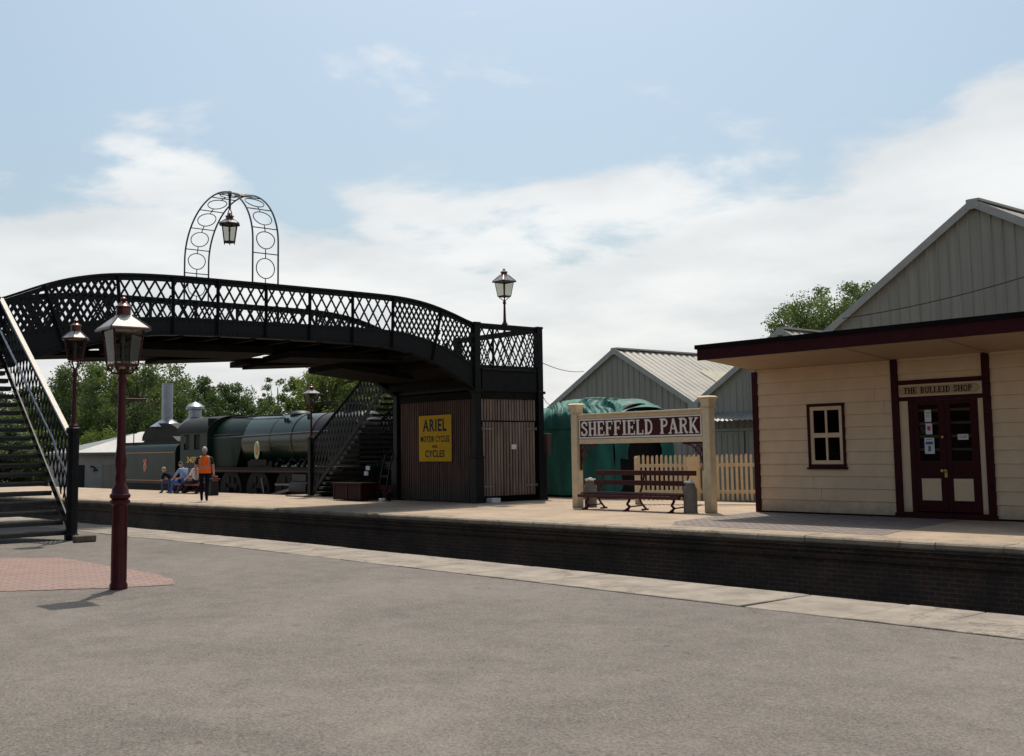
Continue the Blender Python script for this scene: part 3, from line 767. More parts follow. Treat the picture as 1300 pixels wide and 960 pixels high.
for XP, side in ((XN, 1), (XF, -1)):
    P = lambda u, z, d, XP=XP: (XP+d, u, z)
    us = [7.0+i*(20.3-7.0)/70 for i in range(71)]
    mb = MB(); ribbon(mb, P, us, lambda u: zr_(u)-.055, zr_, -.075, .075)
    ribbon(mb, P, us, lambda u: zr_(u)-.16, lambda u: zr_(u)-.058, -.02, .02)
    mb.build('top_rail', 'black', fb)
    mb = MB(); ribbon(mb, P, us, zw_, zl_, -.012, .012)
    ribbon(mb, P, us, lambda u: zw_(u)-.02, zw_, -.13, .13); ribbon(mb, P, us, lambda u: zl_(u), lambda u: zl_(u)+.05, -.03, .03)
    u = 7.1
    while u < 20.2:
        for z in (zw_(u)+.07, zl_(u)-.05):
            x_ = XP+.012
            mb.add([(x_, u-.018, z-.018), (x_, u+.018, z-.018), (x_, u+.018, z+.018), (x_, u-.018, z+.018), (x_+.016, u, z)], [(0, 1, 4), (1, 2, 4), (2, 3, 4), (3, 0, 4)])
        u += .14
    mb.build('girder', 'black', fb)
    for a, b in zip(posts_y, posts_y[1:]):
        dense = (a >= 17.4 or b <= 9.9)
        mb = MB()
        lattice(mb, P, a+.03, b-.03 if b < 20 else b, zl_, lambda u: zr_(u)-.14, .158 if dense else .29, 60, (.064 if a < 10 else .056) if dense else .048)
        mb.build('lattice_panel', 'black', fb)
    for y in posts_y[1:-1]:
        mb = MB()
        lean = (zr_(y+.1)-zr_(y-.1))/.2*.9      # posts stand square to the curve
        zt, zb = zr_(y)-.03, zw_(y)
        yb_ = y+lean*(zt-zb)*.9
        mb.bar((XP+side*.035, y, zt), (XP+side*.035, yb_, zw_(yb_)), .08, .03, up=(0, 1, 0) if False else (1, 0, 0))
        mb.bar((XP+side*.065, y, zt), (XP+side*.065, yb_, zw_(yb_)), .02, .05, up=(1, 0, 0))
        mb.build('parapet_post', 'black', fb)
# deck
mb = MB(); P = lambda u, z, d: (d, u, z)
us = [7.0+i*(20.35-7.0)/50 for i in range(51)]
ribbon(mb, P, us, lambda u: zw_(u)+.16, lambda u: zw_(u)+.24, XF+.03, XN-.03)
mb.build('deck', 'tar', fb)
y = 7.6
while y < 20.2:
    mb = MB(); z = zw_(y)
    mb.box((XF+.02, y-.06, z-.06), (XN-.02, y+.06, z+.15)); mb.build('deck_beam', 'tar', fb); y += .95
for (ya, yb_, za, zb_, xa, xb_) in ((10.3, 12.95, 3.93, 4.07, -29.35, -28.3), (12.2, 14.72, 3.93, 4.10, -29.2, -28.2), (14.72, 16.5, 3.93, 4.0, -29.3, -28.3), (14.9, 17.8, 3.86, 4.05, -28.9, -27.9),
                                 (16.3, 19.2, 3.98, 4.12, -29.2, -28.1), (8.3, 10.4, 3.88, 4.02, -29.4, -28.4), (15, 18.6, 4.0, 4.06, -27.9, -26.4), (10.5, 14.5, 4.02, 4.08, -28.0, -26.4), (17.2, 20.3, 3.85, 3.55, -29.2, -27.4)):
    mb = MB(); mb.add([(xa, ya, za), (xb_, ya, za+.04), (xb_, yb_, zb_+.04), (xa, yb_, zb_), (xa, ya, za+.16), (xb_, ya, za+.22), (xb_, yb_, zb_+.22), (xa, yb_, zb_+.16)],
                      [(0, 3, 2, 1), (4, 5, 6, 7), (0, 1, 5, 4), (1, 2, 6, 5), (2, 3, 7, 6), (3, 0, 4, 7)])
    mb.build('smoke_board', 'tar', fb)
# tower on the far platform: posts, beams, boarded store, landing
for (x, y) in ((XN, Y0), (XN, Y1), (XF, Y0), (XF, Y1)):
    mb = MB(); s = .15
    H_ = 5.13; sl_ = .105
    mb.box((x-sl_, y-sl_, .35), (x+sl_, y+sl_, H_)); mb.box((x-s, y-s, 0), (x+s, y+s, 1.28)); mb.box((x-s-.015, y-s-.015, 1.28), (x+s+.015, y+s+.015, 1.34))
    mb.box((x-s-.02, y-s-.02, 0), (x+s+.02, y+s+.02, .06)); mb.box((x-s, y-s, 3.16), (x+s, y+s, 3.24)); mb.box((x-sl_-.015, y-sl_-.015, 5.13), (x+sl_+.015, y+sl_+.015, 5.20))
    mb.build('tower_post', 'black', fb, bevel=.01)
LD = 3.93   # landing level
for a, b in (((XN, Y0), (XN, Y1)), ((XF, Y0), (XN, Y0)), ((XF, Y1), (XN, Y1)), ((XF, Y0), (XF, Y1))):
    mb = MB(); v = (a[0] == b[0])
    q = .09
    if v: mb.box((a[0]-q, a[1]+.16, 3.203), (b[0]+q, b[1]-.16, 3.80)); mb.box((a[0]-.13, a[1]+.16, 3.80), (b[0]+.13, b[1]-.16, 3.86))
    else: mb.box((a[0]+.16, a[1]-q, 3.24), (b[0]-.16, b[1]+q, 3.70))
    mb.build('tower_beam', 'black', fb, bevel=.006)
mb = MB(); mb.box((XF+.1, Y0+.1, LD-.12), (XN-.1, Y1-.1, LD)); mb.build('landing_deck', 'tar', fb)
for side_, a, b in (('x', XN, 0), ('y', Y1, 0)):
    if side_ == 'x': P = lambda u, z, d: (XN+d, u, z); u0, u1 = Y0+.16, Y1-.16
    else: P = lambda u, z, d: (u, Y1+d, z); u0, u1 = XF+.16, XN-.16
    mb = MB(); lattice(mb, P, u0, u1, lambda u: 3.96, lambda u: 5.03, .29, 62, .045)
    mb.build('lattice_panel', 'black', fb)
    mb = MB(); us = [u0-.1, u1+.1]
    ribbon(mb, P, us, lambda u: 5.12, lambda u: 5.18, -.07, .07); ribbon(mb, P, us, lambda u: 5.02, lambda u: 5.11, -.02, .02); ribbon(mb, P, us, lambda u: 3.86, lambda u: 3.97, -.03, .03)
    mb.build('top_rail', 'black', fb)
mb = MB()
mb.bar((XN+.04, Y0+.62, 3.9), (XN+.04, Y0+.62, 5.1), .05, .05); mb.build('parapet_post', 'black', fb)
# store room walls of narrow vertical boards
def boards(name, P, u0, u1, z0, z1, pitch, m, parent, gap=.022, jit=.007, gm='joint'):
    mb = MB(); n_ = max(1, round((u1-u0)/pitch)); p_ = (u1-u0)/n_; rr = random.Random(3)
    for i in range(n_):
        a = u0+i*p_+gap/2; b = a+p_-gap; d = .012+rr.uniform(-jit, jit)
        vs = [P(u, z, dd) for dd in (-.02, d) for u, z in ((a, z0), (b, z0), (b, z1), (a, z1))]
        mb.add(vs, [(3, 2, 1, 0), (4, 5, 6, 7), (0, 1, 5, 4), (1, 2, 6, 5), (2, 3, 7, 6), (3, 0, 4, 7)])
    q = [P(u, z, dd) for dd in (-.06, -.016) for u, z in ((u0, z0), (u1, z0), (u1, z1), (u0, z1))]
    mb.add(q, [(3, 2, 1, 0), (4, 5, 6, 7), (0, 1, 5, 4), (1, 2, 6, 5), (2, 3, 7, 6), (3, 0, 4, 7)], 1)
    return mb.build(name, [m, gm], parent)
P = lambda u, z, d: (u, Y0-d, z)
boards('boarded_wall', P, XF+.16, XN-.16, .03, 2.98, .094, 'redboard', fb, gap=.04)
mb = MB(); mb.box((XF+.16, Y0-.05, 2.98), (XN-.16, Y0+.05, 3.2)); mb.build('head_board', 'tar', fb, bevel=.005)
mb = MB(); mb.box((XF-.03, Y0+.16, .02), (XF+.03, Y1-.16, 3.2)); mb.box((XF+.16, Y1-.03, .02), (XN-.16, Y1+.03, 3.2)); mb.build('boarded_wall', 'redboard', fb)
P = lambda u, z, d: (XN+d, u, z)
ww = boards('boarded_wall', P, Y0+.16, Y1-.16, 2.36, 2.98, .108, 'doorwood', fb, gap=.036)
mb = MB(); mb.box((XN-.05, Y0+.16, 2.98), (XN+.05, Y1-.16, 3.2)); mb.build('head_board', 'tar', fb, bevel=.005)
ym = (Y0+Y1)/2
for a, b in ((Y0+.2, ym-.006), (ym+.006, Y1-.2)):
    dr = boards('store_door', lambda u, z, d: (XN+.01+d, u, z), a, b, .18, 2.32, .108, 'doorwood', fb, gap=.036)
    hs = -1 if a < ym-.5 else 1
    ya = Y0+.17 if hs < 0 else Y1-.17
    for z in (.46, 2.12):
        mb = MB(); mb.box((XN+.035, ya, z-.025), (XN+.043, ya-hs*.42, z+.025))
        mb.cyl((XN+.045, ya, z-.05), (XN+.045, ya, z+.05), .016, n=8); mb.build('strap_hinge', 'zinc', dr)
    if hs > 0:
        mb = MB(); mb.box((XN+.036, ym+.06, 1.52), (XN+.046, ym+.25, 1.66)); mb.build('small_white_plate', 'paper', dr)
        mb = MB(); mb.tube([(XN+.05, ym-.06, 1.12), (XN+.06, ym-.04, 1.04), (XN+.06, ym, 1.0), (XN+.06, ym+.05, 1.03), (XN+.05, ym+.07, 1.1)], .008, 6); mb.build('door_chain', 'zinc', dr)
# black strip standing for the shaded gap below the doors
mb = MB(); mb.box((XN-.10, Y0+.16, .0), (XN-.07, Y1-.16, .2)); mb.build('gap_shade_strip', 'joint', fb)

# far stairs going down toward -X
def staircase(parent, xtop, ztop, xbot, ya, yb_, rail_top, rail_bot, cream=False, rails=(True, True)):
    """rises from xbot (z 0) toward xtop"""
    sc_ = MB(); sl = ztop/(xtop-xbot)
    for y in (ya, yb_):
        sc_.add([(xbot, y-.014, 0), (xbot, y+.014, 0), (xtop, y+.014, ztop-.05), (xtop, y-.014, ztop-.05), (xbot, y-.014, .2), (xbot, y+.014, .2), (xtop, y+.014, ztop+.12), (xtop, y-.014, ztop+.12)],
                [(0, 3, 2, 1), (4, 5, 6, 7), (0, 1, 5, 4), (1, 2, 6, 5), (2, 3, 7, 6), (3, 0, 4, 7)])
    st = sc_.build('staircase', 'black', parent)
    nst = int(round(ztop/.17))
    run = (xtop-xbot)/nst
    for i in range(1, nst):
        x = xbot+run*i; z = ztop*i/nst
        mb = MB(); sg = 1 if run > 0 else -1
        mb.box((x-sg*.02, ya+.03, z-.085), (x+sg*.235, yb_-.03, z-.002)); mb.box((x-sg*.035, ya+.03, z-.028), (x-sg*.02, yb_-.03, z+.003), 1)
        mb.build('step', ['tread', 'nosing'], st)
    return st
fz = lambda x, x0, z0, x1, z1: z0+(z1-z0)*(x-x0)/(x1-x0)
st = staircase(fb, -29.25, 3.93, -34.3, Y0, Y1-.3, None, None)
for y in (Y0, Y1-.3):
    ft = lambda u: fz(u, -34.2, 1.95, -29.2, 5.1); fbm = lambda u: fz(u, -34.3, .2, -29.25, 4.05)
    P = lambda u, z, d, y=y: (u, y-d, z)
    mb = MB(); ribbon(mb, P, [-34.3, -29.2], lambda u: ft(u)-.05, ft, -.05, .05); mb.build('handrail', 'black', st)
    mb = MB(); lattice(mb, P, -34.2, -29.2, fbm, lambda u: ft(u)-.05, .20, 68, .07); mb.build('lattice_panel', 'black', st)
    mb = MB(); mb.box((-34.42, y-.09, 0), (-34.24, y+.09, 1.98)); mb.box((-34.45, y-.12, 1.98), (-34.21, y+.12, 2.04)); mb.build('newel_post', 'black', st, bevel=.01)
mb = MB(); mb.box((-35.3, Y0-.45, 0), (-34.1, Y0+.3, .05)); mb.build('stone_step', 'slab', st)

# near stairs coming down toward +X beside the camera-side platform
XB = -20.55
st2 = staircase(fb, -25.2, 3.8, XB, 4.95, 7.3, None, None)
for y in (7.3, 4.95):
    ft = lambda u: fz(u, -20.95, 2.02, -25.18, 4.95); fbm = lambda u: fz(u, XB, .35, -25.2, 3.95)
    P = lambda u, z, d, y=y: (u, y+d, z)
    mb = MB(); ribbon(mb, P, [-25.15, -20.7], lambda u: ft(u)-.045, ft, -.045, .045); mb.build('handrail_cap', 'cap', st2)
    mb = MB(); ribbon(mb, P, [-25.15, -20.7], lambda u: ft(u)-.15, lambda u: ft(u)-.05, -.02, .02)
    mb.build('handrail', 'black', st2)
    mb = MB(); lattice(mb, P, -25.1, -20.7, fbm, lambda u: ft(u)-.05, .20, 66, .055); mb.build('lattice_panel', 'black', st2)
    yy = y-.14 if y > 6 else y+.14
    hz = lambda u: ft(u)-.42
    mb = MB(); mb.tube([(-25.1, yy, hz(-25.1)), (-21.2, yy, hz(-21.2)), (-21.0, yy, hz(-21.05)-.16), (-20.75, yy, hz(-20.75)-.1), (-20.62, yy+.08, hz(-20.7)-.3)], .022, 8); mb.build('pipe_rail', 'steel', st2, smooth=True)
    mb = MB(); mb.lathe((-20.6, y, 0), [(.12, 0), (.12, .1), (.1, .12), (.1, 1.9), (.13, 1.93), (.13, 2.0), (.09, 2.02)], 8, rot=math.pi/8); mb.build('newel_post', 'black', st2)
# near tower (out of the picture but it carries the bridge)
for x in (XN, XF):
    for y in (4.95, 7.15):
        mb = MB(); mb.box((x-.13, y-.13, 0), (x+.13, y+.13, 4.9)); mb.build('tower_post', 'black', fb)
mb = MB(); mb.box((XF, 4.9, 3.7), (XN, 7.3, 3.85)); mb.build('landing_deck', 'tar', fb)
for x in (XF,):
    P = lambda u, z, d, x=x: (x+d, u, z)
    mb = MB(); lattice(mb, P, 4.95, 7.1, lambda u: 3.9, lambda u: 4.85, .29, 62, .045); ribbon(mb, P, [4.9, 7.2], lambda u: 4.84, lambda u: 4.92, -.06, .06)
    mb.build('lattice_panel', 'black', fb)
# timber baulk at the foot of the near stairs
mb = MB(); mb.box((-20.05, 7.12, 0), (-19.87, 7.48, .12)); tag(mb.build('timber_baulk', 'timber', bevel=.015, loc=(-20, 6.2, 0)), 'short weathered grey baulk lying at the foot of the near black stairs', 'baulk')

# lamp on the near stair newel, lamp on the far stair newel, lamp on the tower parapet
def small_lamp(label, c, z, H, eave, n, q=(.62, .81, .885, .5), group='maroon platform lamps', matname='maroon'):
    t = thing('platform_lamp', label, 'lamp post', (c[0], c[1], z), group)
    mb = MB(); mb.lathe((*c, z), [(.09, 0), (.09, .03), (.06, .06), (.045, .12), (.036, H*q[3]*.6), (.032, H*(q[3]-.04)), (.05, H*(q[3]-.03)), (.05, H*q[3]), (.035, H*(q[3]+.01)), (.02, H*(q[3]+.04))], 12)
    mb.build('shaft', matname, t, smooth=True)
    frog(t, c, z+H*q[0], z+H*q[3], eave*.33)
    lantern(t, c, z+H*q[0], z+H*q[1], z+H*q[2], eave*.55, eave*.8, eave, z+H, n=n)
    return t
small_lamp('maroon lamp post with six-sided lantern rising from the newel of the near black stairs', (-20.6, 7.3), 2.02, 1.98, .46, 6)
small_lamp('dark lamp with square lantern on the foot of the far stairs before the locomotive', (-34.33, Y0), 2.04, 1.88, .48, 4)
small_lamp('lamp with square lantern standing on the parapet of the bridge tower against the sky', (XN, 21.47), 5.19, 1.70, .50, 4, (.50, .76, .88, .40))

# iron arch over the bridge with its hanging lantern
xc = (XN+XF)/2; ra = (XN-XF)/2; rz_ = 1.55; zs = 8.36-rz_; ya, yb_ = 13.24, 13.95
ar = thing('lantern_arch', 'slender wrought iron arch of rings standing across the footbridge parapets', 'arch', (xc, 13.6, 5.74))
def archpt(t):   # t in metres along the arch from the near foot
    h = zs-5.75
    if t < h: return (XN, 5.75+t)
    a = (t-h)/ra
    if a < math.pi: return (xc+ra*math.cos(a), zs+rz_*math.sin(a))
    return (XF, zs-(t-h-ra*math.pi))
tot = 2*(zs-5.75)+ra*math.pi
mb = MB()
for y in (ya, yb_): mb.tube([(archpt(tot*i/60)[0], y, archpt(tot*i/60)[1]) for i in range(61)], .023, 6)
mb.build('arch_hoop', 'cast', ar)
npan = 11
mc = MB()
for i in range(npan+1):
    x, z = archpt(tot*i/npan); mb = MB(); mb.tube([(x, ya, z), (x, yb_, z)], .015, 6); mb.build('cross_bar', 'cast', ar); mc = MB()
    if i < npan:
        tm = tot*(i+.5)/npan; r_ = .255; pts = []
        for k in range(20):
            a = 2*math.pi*k/20
            x, z = archpt(min(max(tm+r_*math.sin(a), 0), tot)); pts.append((x, 13.595+r_*math.cos(a), z))
        mc.tube(pts, .0135, 5, closed=True)
        for tt in (tm-r_, tm+r_):
            e = tot*i/npan if tt < tm else tot*(i+1)/npan
            x, z = archpt(tt); x2, z2 = archpt(e); mc.tube([(x, 13.595, z), (x2, 13.595, z2)], .0135, 5)
        mc.build('ring', 'cast', ar)
hl = thing('hanging_lantern', 'six-sided glass lantern hanging from the iron arch above the footbridge', 'lantern', (xc, 13.6, 7.0))
c = (xc, 13.59)
mb = MB(); mb.lathe((*c, 0), [(.03, 7.98), (.035, 8.05), (.03, 8.3), (.05, 8.34), (.055, 8.42), (.05, 8.46), (.02, 8.49)], 10)
mb.tube(smoothpts([(c[0]-.12, c[1]+.0, 7.52), (c[0]-.125, c[1], 7.8), (c[0]-.07, c[1], 7.93), (c[0], c[1], 7.98), (c[0]+.07, c[1], 7.93), (c[0]+.125, c[1], 7.8), (c[0]+.12, c[1], 7.52)], 4), .014, 6)
mb.tube([(c[0], ya, 8.35), (c[0], yb_, 8.35)], .016, 6)
mb.build('hanger', 'cast', hl)
lantern(hl, c, 7.10, 7.58, 7.72, .29, .42, .54, 7.90, n=6)
mb = MB()
for i in range(6):
    a = math.pi/6+i*math.pi/3; mb.lathe((c[0]+.15*math.cos(a), c[1]+.15*math.sin(a), 7.07), [(.003, -.04), (.014, -.01), (.006, .03)], 6)
mb.build('drop_finial', 'maroon', hl)

# enamel advertising sign
sg = thing('enamel_sign', 'yellow enamel advertising sign for motor cycles fixed on the red boarded wall under the bridge', 'sign', (-27.08, 20.3, 1.2))
mb = MB(); mb.box((-27.89, 20.285, 1.19), (-26.28, 20.305, 2.57)); mb.build('sign_plate', 'yellow', sg, bevel=.004)
def tm(x, y, z): return Matrix.Translation(Vector((x, y, z))-Vector(ORG[sg.name])) @ Matrix.Rotation(R(90), 4, 'X')
for txt, z, s, wd, bo in (('ARIEL', 2.25, .50, 1.18, .014), ('MOTOR CYCLES', 1.85, .25, 1.42, .005), ('AND', 1.63, .12, .28, .002), ('CYCLES', 1.41, .28, .96, .007)):
    o = fonttext('lettering', txt, 'navy', sg, tm(-27.085, 20.281, z), s, wd, bo, .003, 1.14)
# small noticeboard on the tower's corner
mb = MB(); mb.box((XN-.1, Y1+.16, 1.3), (XN+.18, Y1+.32, 1.98)); o = mb.build('wall_box', ['redboard'], loc=(XN, Y1+.2, 1.3), bevel=.01)
tag(o, 'narrow dark red box fixed to the corner post of the bridge tower', 'box')
mb = MB(); mb.box((XN+.02, Y0+.3, 0), (XN+.3, Y0+.62, .13)); tag(mb.build('white_block', 'paper', loc=(XN+.1, Y0+.4, 0), bevel=.01), 'small white block on the ground below the plank store doors', 'block')

# overhead cables from the tower to the shed
for (za, zb_, xe_) in ((4.17, 4.42, -36.45), (3.41, 3.0, -38.8)):
    mb = MB(); pts = []
    a = Vector((XN, Y1, za)); b = Vector((xe_, 35.8, zb_+.6))
    for i in range(17):
        t = i/16; p = a.lerp(b, t); p.z -= .14*4*t*(1-t); pts.append(p)
    mb.tube(pts, .012, 5)
    tag(mb.build('overhead_cable', 'black'), ('upper' if za > 4 else 'lower')+' thin black cable running from the bridge tower to the grey shed', 'cable', 'overhead cables')

# ------------------------------------------------------------------ station sign and its neighbours
YS = 20.35
ss = thing('station_sign', 'large wooden station nameboard on two cream posts behind the bench', 'sign', (-18.9, YS, 0))
for xa in (-21.2, -16.84):
    xb_ = xa+.3
    mb = MB(); xm = (xa+xb_)/2
    mb.box((xm-.105, YS-.105, 0), (xm+.105, YS+.105, 2.40)); mb.box((xm-.13, YS-.13, 2.40), (xm+.13, YS+.13, 2.42)); mb.loft([[(xm+a*k, YS+b*k, z) for a, b in ((-1, -1), (1, -1), (1, 1), (-1, 1))] for k, z in ((.12, 2.42), (.125, 2.52), (.15, 2.60), (.17, 2.61), (.17, 2.64), (.12, 2.67))])
    mb.build('sign_post', 'creamfence', ss, bevel=.008)
XL, XR = -20.92, -16.84
mb = MB(); mb.box((XL, YS-.06, 1.62), (XR, YS+.05, 1.74)); mb.box((XL, YS-.06, 2.26), (XR, YS+.05, 2.34)); mb.box((XL, YS-.1, 2.34), (XR, YS+.09, 2.39)); mb.box((XL, YS-.03, 1.74), (XR, YS+.03, 2.26))
mb.build('sign_frame', 'creamfence', ss, bevel=.006)
mb = MB(); zA, zB = 1.76, 2.25
mb.box((XL+.02, YS-.045, zA), (XR-.01, YS-.031, zB)); bd = mb.build('name_board', 'signmaroon', ss)
mb = MB(); e = .035
mb.box((XL+.02, YS-.055, zA), (XR-.01, YS-.046, zA+e)); mb.box((XL+.02, YS-.055, zB-e), (XR-.01, YS-.046, zB)); mb.box((XL+.02, YS-.055, zA+e), (XL+.02+e, YS-.046, zB-e)); mb.box((XR-.01-e, YS-.055, zA+e), (XR-.01, YS-.046, zB-e))
mb.build('white_border', 'white', bd)
for wi in (0, 1):
    mb = MB(); sertext(mb, 'SHEFFIELD PARK', lambda u, v, d: (XL+.09+u, YS-.0455-d, zA+.065+v), zB-zA-.13, XR-XL-.18, .008, 0, wi); mb.build('lettering', 'white', bd)
for xo, sgx in ((XL, 1), (XR, -1)):
    mb = MB()
    mb.box((xo, YS-.02, .95), (xo+sgx*.05, YS+.02, 1.62)); mb.box((xo+sgx*.05, YS-.02, 1.57), (xo+sgx*.62, YS+.02, 1.62))
    mb.tube([(xo+sgx*(.03+.55*(1-math.cos(R(a)))), YS, 1.0+.58*math.sin(R(a))) for a in range(0, 91, 9)], .02, 6)
    mb.tube([(xo+sgx*(.17+.09*math.cos(R(a))), YS, 1.44+.1*math.sin(R(a))) for a in range(0, 360, 24)], .016, 6, closed=True)
    mb.build('scroll_bracket', 'maroon', ss, smooth=False)
# bench
def bench(label, x0, x1, yf, depth, col, group=None, legm='maroon', zs_=.45):
    t = thing('platform_bench', label, 'bench', ((x0+x1)/2, yf+depth/2, 0), group)
    for i in range(5):
        y = yf+.02+i*(depth-.1)/4.6; dz_ = (-.055, -.012, .008, .008, -.008)[i]; mb = MB(); mb.box((x0, y, zs_-(.07 if i == 0 else .04)+dz_), (x1, y+(depth-.1)/4.6-.018, zs_+dz_)); mb.build('seat_slat', col, t, bevel=.008)
    for z, dy in ((.66, .02), (.90, .08)):
        mb = MB(); mb.box((x0+.0, yf+depth-.04+dy, z-.065), (x1+.0, yf+depth-.005+dy, z+.055)); mb.build('back_rail', col, t, bevel=.008)
    L_ = x1-x0
    for x in (x0+.25, (x0+x1)/2, x1-.25):
        mb = MB(); yb2 = yf+depth
        mb.tube(smoothpts([(x, yf+.08, zs_-.05), (x, yf+.16, zs_-.16), (x, yf+.08, zs_-.26), (x, yf+.16, .1), (x, yf+.02, .025)], 4), .03, 6)
        mb.tube(smoothpts([(x, yb2+.09, .95), (x, yb2+.01, .62), (x, yb2-.1, zs_-.06), (x, yb2-.06, .2), (x, yb2+.12, .025)], 4), .026, 6)
        mb.bar((x, yf+.03, zs_-.055), (x, yb2-.05, zs_-.055), .04, .04); mb.bar((x, yf+.12, .1), (x, yb2-.02, .12), .03, .03)
        mb.bar((x, yf-.06, .02), (x, yf+.12, .02), .06, .035); mb.bar((x, yb2-.02, .02), (x, yb2+.18, .02), .06, .035)
        mb.build('cast_iron_leg', legm, t, smooth=False)
    return t
bench('long maroon slatted bench with cast iron legs under the station nameboard', -20.34, -17.05, 19.62, .62, 'maroon', 'platform benches', zs_=.43)
def churn(label, x, y, h=.76, r=.165):
    t = thing('milk_churn', label, 'milk churn', (x, y, 0), 'milk churns beside the bench')
    mb = MB(); mb.lathe((x, y, 0), [(r*.97, 0), (r, .015), (r*.96, .05), (r*.97, h*.66), (r*1.02, h*.665), (r*1.02, h*.685), (r*.96, h*.69), (r*.85, h*.76), (r*.68, h*.82), (r*.66, h*.86), (r*.7, h*.9)], 22)
    mb.build('churn_body', 'zinc', t, smooth=True)
    mb = MB(); mb.lathe((x, y, 0), [(r*.7, h*.88), (r*.86, h*.915), (r*.88, h*.935), (r*.8, h*.955), (r*.35, h*.96), (r*.3, h*.99), (.02, h)], 22)
    mb.build('churn_lid', 'zinclid', t, smooth=True)
    for s in (-1, 1):
        mb = MB(); mb.tube([(x+s*r*.9, y, h*.74), (x+s*r*1.2, y, h*.74), (x+s*r*1.15, y, h*.66), (x+s*r*.98, y, h*.62)], .01, 6); mb.build('churn_handle', 'zinc', t)
churn('grey metal milk churn at the right end of the bench by the nameboard post', -16.98, 19.98)
churn('grey metal milk churn half hidden behind the left end of the bench', -20.9, 20.66)
# picket fence
fa, fbp = Vector((-20.85, 22.46, 0)), Vector((-15.9, 25.2, 0))
fn = thing('picket_fence', 'cream painted picket fence behind the bench running up to the shop', 'fence', tuple(fa))
dv = (fbp-fa); LF = dv.length; dv.normalize(); nv = Vector((dv.y, -dv.x, 0))
k = 0; u = 0
while u < LF:
    p = fa+dv*u
    hh = 1.30+.012*math.sin(k*1.7)
    wd = .066
    q = [(-wd/2, .1), (wd/2, .1), (wd/2, hh-.05), (wd*.3, hh-.012), (0, hh), (-wd*.3, hh-.012), (-wd/2, hh-.05)]
    mb = MB(); vs = [p+dv*a+nv*.0+Vector((0, 0, z)) for a, z in q]+[p+dv*a+nv*.02+Vector((0, 0, z)) for a, z in q]; n_ = len(q)
    mb.add(vs, [tuple(range(n_)), tuple(range(2*n_-1, n_-1, -1))]+[(i, n_+i, n_+(i+1) % n_, (i+1) % n_) for i in range(n_)])
    mb.build('picket', 'creamfence', fn); u += .1245; k += 1
for z in (.32, 1.02):
    mb = MB(); mb.bar(fa-nv*.022+Vector((0, 0, z)), fbp-nv*.022+Vector((0, 0, z)), .04, .09); mb.build('fence_rail', 'creamfence', fn)
for u in (-.06, LF*.34, LF*.66):
    p = fa+dv*u-nv*.05
    mb = MB(); mb.box((p.x-.06, p.y-.06, 0), (p.x+.06, p.y+.06, 1.25)); mb.box((p.x-.045, p.y-.045, 1.25), (p.x+.045, p.y+.045, 1.28)); mb.build('fence_post', 'creamfence', fn, bevel=.008)
# short return towards the platform behind the nameboard post
q0 = fa+dv*1.63; q1 = q0+Vector((.55, -1.15, 0))
gt = thing('picket_gate', 'cream picket gate standing open behind the right nameboard post', 'gate', tuple(q0))
dg = (q1-q0).normalized(); u = .05
while u < (q1-q0).length:
    p = q0+dg*u; mb = MB(); mb.bar(p+Vector((0, 0, .1)), p+Vector((0, 0, 1.25)), .066, .02, up=(dg.y, -dg.x, 0)); mb.build('picket', 'creamfence', gt); u += .12
for z in (.35, .98):
    mb = MB(); mb.bar(q0+Vector((.02, .02, z)), q1+Vector((.02, .02, z)), .03, .08); mb.build('gate_rail', 'creamfence', gt)

# ------------------------------------------------------------------ shop
XS, YF, XE = -16.02, 21.2, 2.5
sh = thing('shop_building', 'low cream weatherboarded shop with a deep maroon edged canopy on the far platform', 'building', (-12, YF, 0))
WT = 3.2
def clad(x0, x1, z0, z1, holes=()):
    mb = MB(); hgt = .262; z = 0.04
    while z < z1-.01:
        cuts = sorted({max(z, z0), min(z+hgt, z1)}|{h for q in holes for h in q[2:] if z+.002 < h < z+hgt-.002})
        for a, b in zip(cuts, cuts[1:]):
            if b < a+.005: continue
            segs = [(x0, x1)]
            for hx0, hx1, hz0, hz1 in holes:
                if hz0 < b-.002 and hz1 > a+.002:
                    ns = []
                    for s0, s1 in segs:
                        if hx0 > s0: ns.append((s0, min(hx0, s1)))
                        if hx1 < s1: ns.append((max(hx1, s0), s1))
                    segs = ns
            js = [x0+1.3+((int(z*100)*7) % 23)*.1+3.4*q for q in range(6)]
            ns = []
            for s0, s1 in segs:
                for j_ in js:
                    if s0+.2 < j_ < s1-.2: ns.append((s0, j_-.003)); s0 = j_+.003
                ns.append((s0, s1))
            for s0, s1 in ns:
                if s1-s0 < .01: continue
                mb.add([(s0, YF-.030+.02*(a-z)/hgt, a), (s1, YF-.030+.02*(a-z)/hgt, a), (s1, YF-.030+.02*(b-z)/hgt, b-(.004 if b > z+hgt-.002 else 0)), (s0, YF-.030+.02*(b-z)/hgt, b-(.004 if b > z+hgt-.002 else 0)), (s0, YF+.02, a), (s1, YF+.02, a), (s1, YF+.02, b-.004), (s0, YF+.02, b-.004)],
                       [(0, 1, 2, 3), (7, 6, 5, 4), (0, 4, 5, 1), (1, 5, 6, 2), (2, 6, 7, 3), (3, 7, 4, 0)])
        z += hgt
    return mb
WX0, WX1, WZ0, WZ1 = -14.58, -13.64, 1.02, 2.40
DX0, DX1 = -12.47, -10.44
mb = clad(XS+.12, DX0, .04, WT+.03, [(WX0, WX1, WZ0, WZ1)]); w1 = mb.build('weatherboard_wall', 'cream', sh)
mb = clad(DX1, XE, .04, WT+.08); mb.build('weatherboard_wall', 'cream', sh)
mb = clad(DX0+.025, DX1-.015, 2.79, WT+.05); mb.build('weatherboard_wall', 'cream', sh)
mb = MB()  # inner carcass
